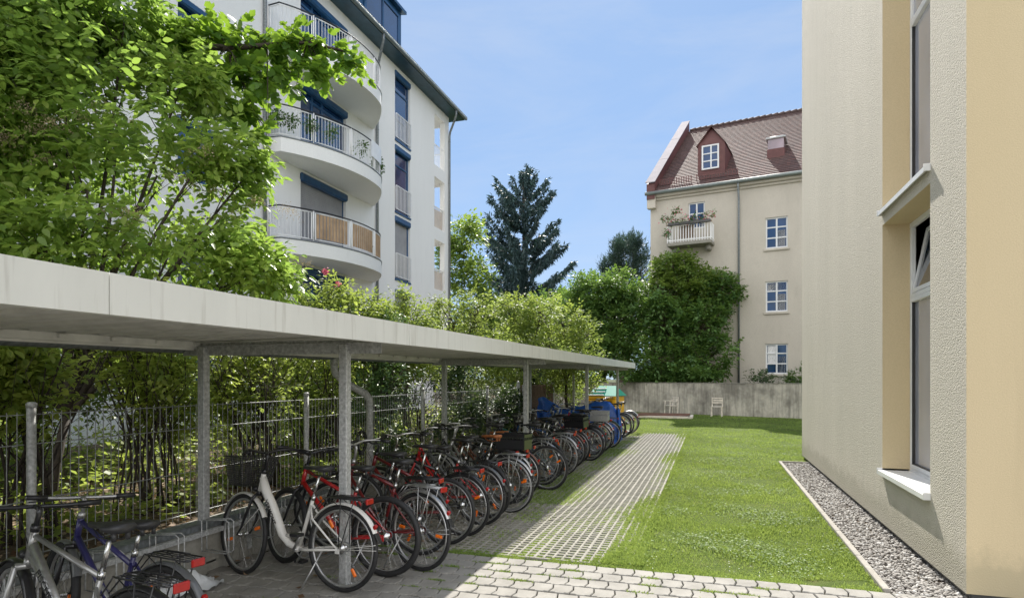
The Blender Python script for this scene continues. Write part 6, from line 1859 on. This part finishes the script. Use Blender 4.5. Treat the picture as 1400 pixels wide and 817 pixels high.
# conifers
def conifer(name, label, u, vtop, D, prof, n_levels, seed, mat, per_br=9, droop=.8, up=.45, spray=.45):
    p = P(u, vtop, D); H = p.z
    root = empty(name, (p.x, p.y, 0)); tag(root, label, 'tree')
    rs = np.random.RandomState(seed); mb = MB()
    mb.tube([(0, 0, 0), (.05, 0, H * .4), (0, .05, H * .75), (0, 0, H * .985)], [.35, .24, .12, .03], 9)
    pts = []; dirs = []; nn = []; LL = []; WW = []
    for lv in range(n_levels):
        t = lv / (n_levels - 1); z = H * (.12 + .86 * t)
        rad = np.interp(t, [a for a, b in prof], [b for a, b in prof])
        nb = int(6 + 5 * (1 - t))
        for k in range(nb):
            a = rs.uniform(0, 6.28); r = rad * rs.uniform(.55, 1.15); zz = z + rs.normal(0, .25)
            o = np.array([math.cos(a), math.sin(a), 0])
            br = [Vector(o * r * s + np.array([0, 0, zz + (-droop * s * (1 - s * up * 2)) * r * .35 + up * .4 * r * s * s + (t * .55) * r * s])) for s in (0, .25, .5, .75, 1)]
            mb.tube(br, [.045 * (1 - t * .6), .035, .025, .015, .006], 4, cap=False)
            m = max(4, int(per_br * r))
            for q in range(m):
                s = rs.uniform(.22, 1.03); j = min(3, int(s * 4)); f = min(1, s * 4 - j); c = np.array(br[j].lerp(br[j + 1], f))
                side = np.array([-o[1], o[0], 0]) * rs.choice([-1, 1])
                for h in range(3):
                    pts.append(c + rs.normal(0, .05, 3)); dirs.append(side * rs.uniform(.1, .7) + o * rs.uniform(.1, .9) + np.array([0, 0, -rs.uniform(.6, 1.8) if rs.rand() < .5 + .3 * (1 - t) else rs.uniform(-.3, .5)]))
                    nn.append(rs.normal(0, 1, 3)); LL.append(spray * rs.uniform(.5, 1.3) * (.6 + .5 * (1 - t))); WW.append(.085 * rs.uniform(.7, 1.5))
    for q in range(90):
        z = H * (1 - .06 * rs.uniform(0, 1) ** 1.2); pts.append(np.array([0, 0, z])); dirs.append(np.append(rs.normal(0, 1, 2), rs.uniform(.2, 1.4))); nn.append(rs.normal(0, 1, 3)); LL.append(.4); WW.append(.08)
    pts = np.array(pts); N = len(pts)
    V, Fc, T = leaf_geo(pts, np.array(dirs), np.array(nn), np.array(LL), np.array(WW), np.clip(rs.normal(.4, .2, N), 0, 1), 'quad')
    link('needles', mesh_np('needles', V, Fc, mat, T), root); mb.build('trunk', m_barkd, root)
    return root
conifer('spruce_tree', 'tall dark blue green spruce with drooping branches against the sky', 716, 236, 50, [(0, 3.3), (.25, 3.8), (.40, 4.0), (.5, 3.7), (.65, 3.4), (.78, 2.8), (.88, 2.1), (.95, 1.3), (1, .6)], 27, 1, L_needle, per_br=30, spray=.55, up=.62)
pb = [B(857, 355, 58, 26, 28, 2.2), B(838, 372, 58, 16, 22, 1.6), B(878, 365, 58, 16, 26, 1.6), B(845, 345, 58, 12, 14, 1), B(866, 336, 58, 12, 14, 1), B(857, 420, 58, 34, 50, 2.4)]
pz = P(857, 400, 58)
tree('pine_tree', 'dark rounded pine showing between the spruce and the tiled house', 'tree', (pz.x, pz.y, 0), pb, L_pine, 1100, 2, None, r0=.25, per=14, L=.42, W=.16, kind='quad', spread=.9, gap=.35, up=1.6, rough=14, tb=.05, droop=-.4, twigs=40, tr=.02)

# balcony plants
def potplants(label, spots, mat, n, seed, r=.2, L=.07, pink=True, name='balcony_plants'):
    root = empty(name, spots[0]); tag(root, label, 'plants')
    bl = [(s[0] - spots[0][0], s[1] - spots[0][1], s[2] - spots[0][2] + r * .6, r, r, r) for s in spots]
    crown('foliage', bl, mat, n, 6, L, .6, seed, gap=0, spread=r, parent=root)
    rs = np.random.RandomState(seed)
    if pink:
        p = np.concatenate([np.array(b[:3]) + rs.normal(0, r * .6, (14, 3)) for b in bl])
        V, Fc, T = leaf_geo(p, rs.normal(0, 1, p.shape), rs.normal(0, 1, p.shape), np.full(len(p), .09), np.full(len(p), .08), rs.uniform(0, 1, len(p)), 'quad')
        link('blossom', mesh_np('blossom', V, Fc, L_pink, T), root)
sp_ = [tuple(p) for p in fbz]
e0 = plh.lp((x0 - .1, .9, zt + .25)); e1 = plh.lp((x1 + .05, .95, zt + .25)); e2 = plh.lp((x0 + .05, 1.05, zt - .5)); e3 = plh.lp((x0 + .5, 1.0, zt + .6)); e4 = plh.lp((x1, 1., zt + .8))
potplants('red geraniums and trailing green plants along the small balcony of the tiled house', sp_ + [tuple(e0), tuple(e1), tuple(e2), tuple(e3)], L_dark, 150, 5, .22, .10)
path, at, tot = bp
s_ = []
for k in (.06, .12, .2, .3, .5, .72, .8, .86, .93): q = at(tot * k); s_.append((q[0] - .12, q[1], 8.4 + .55))
potplants('green balcony plants behind the white railing of the curved balcony', s_, L_dark, 330, 6, .22, .09, False)
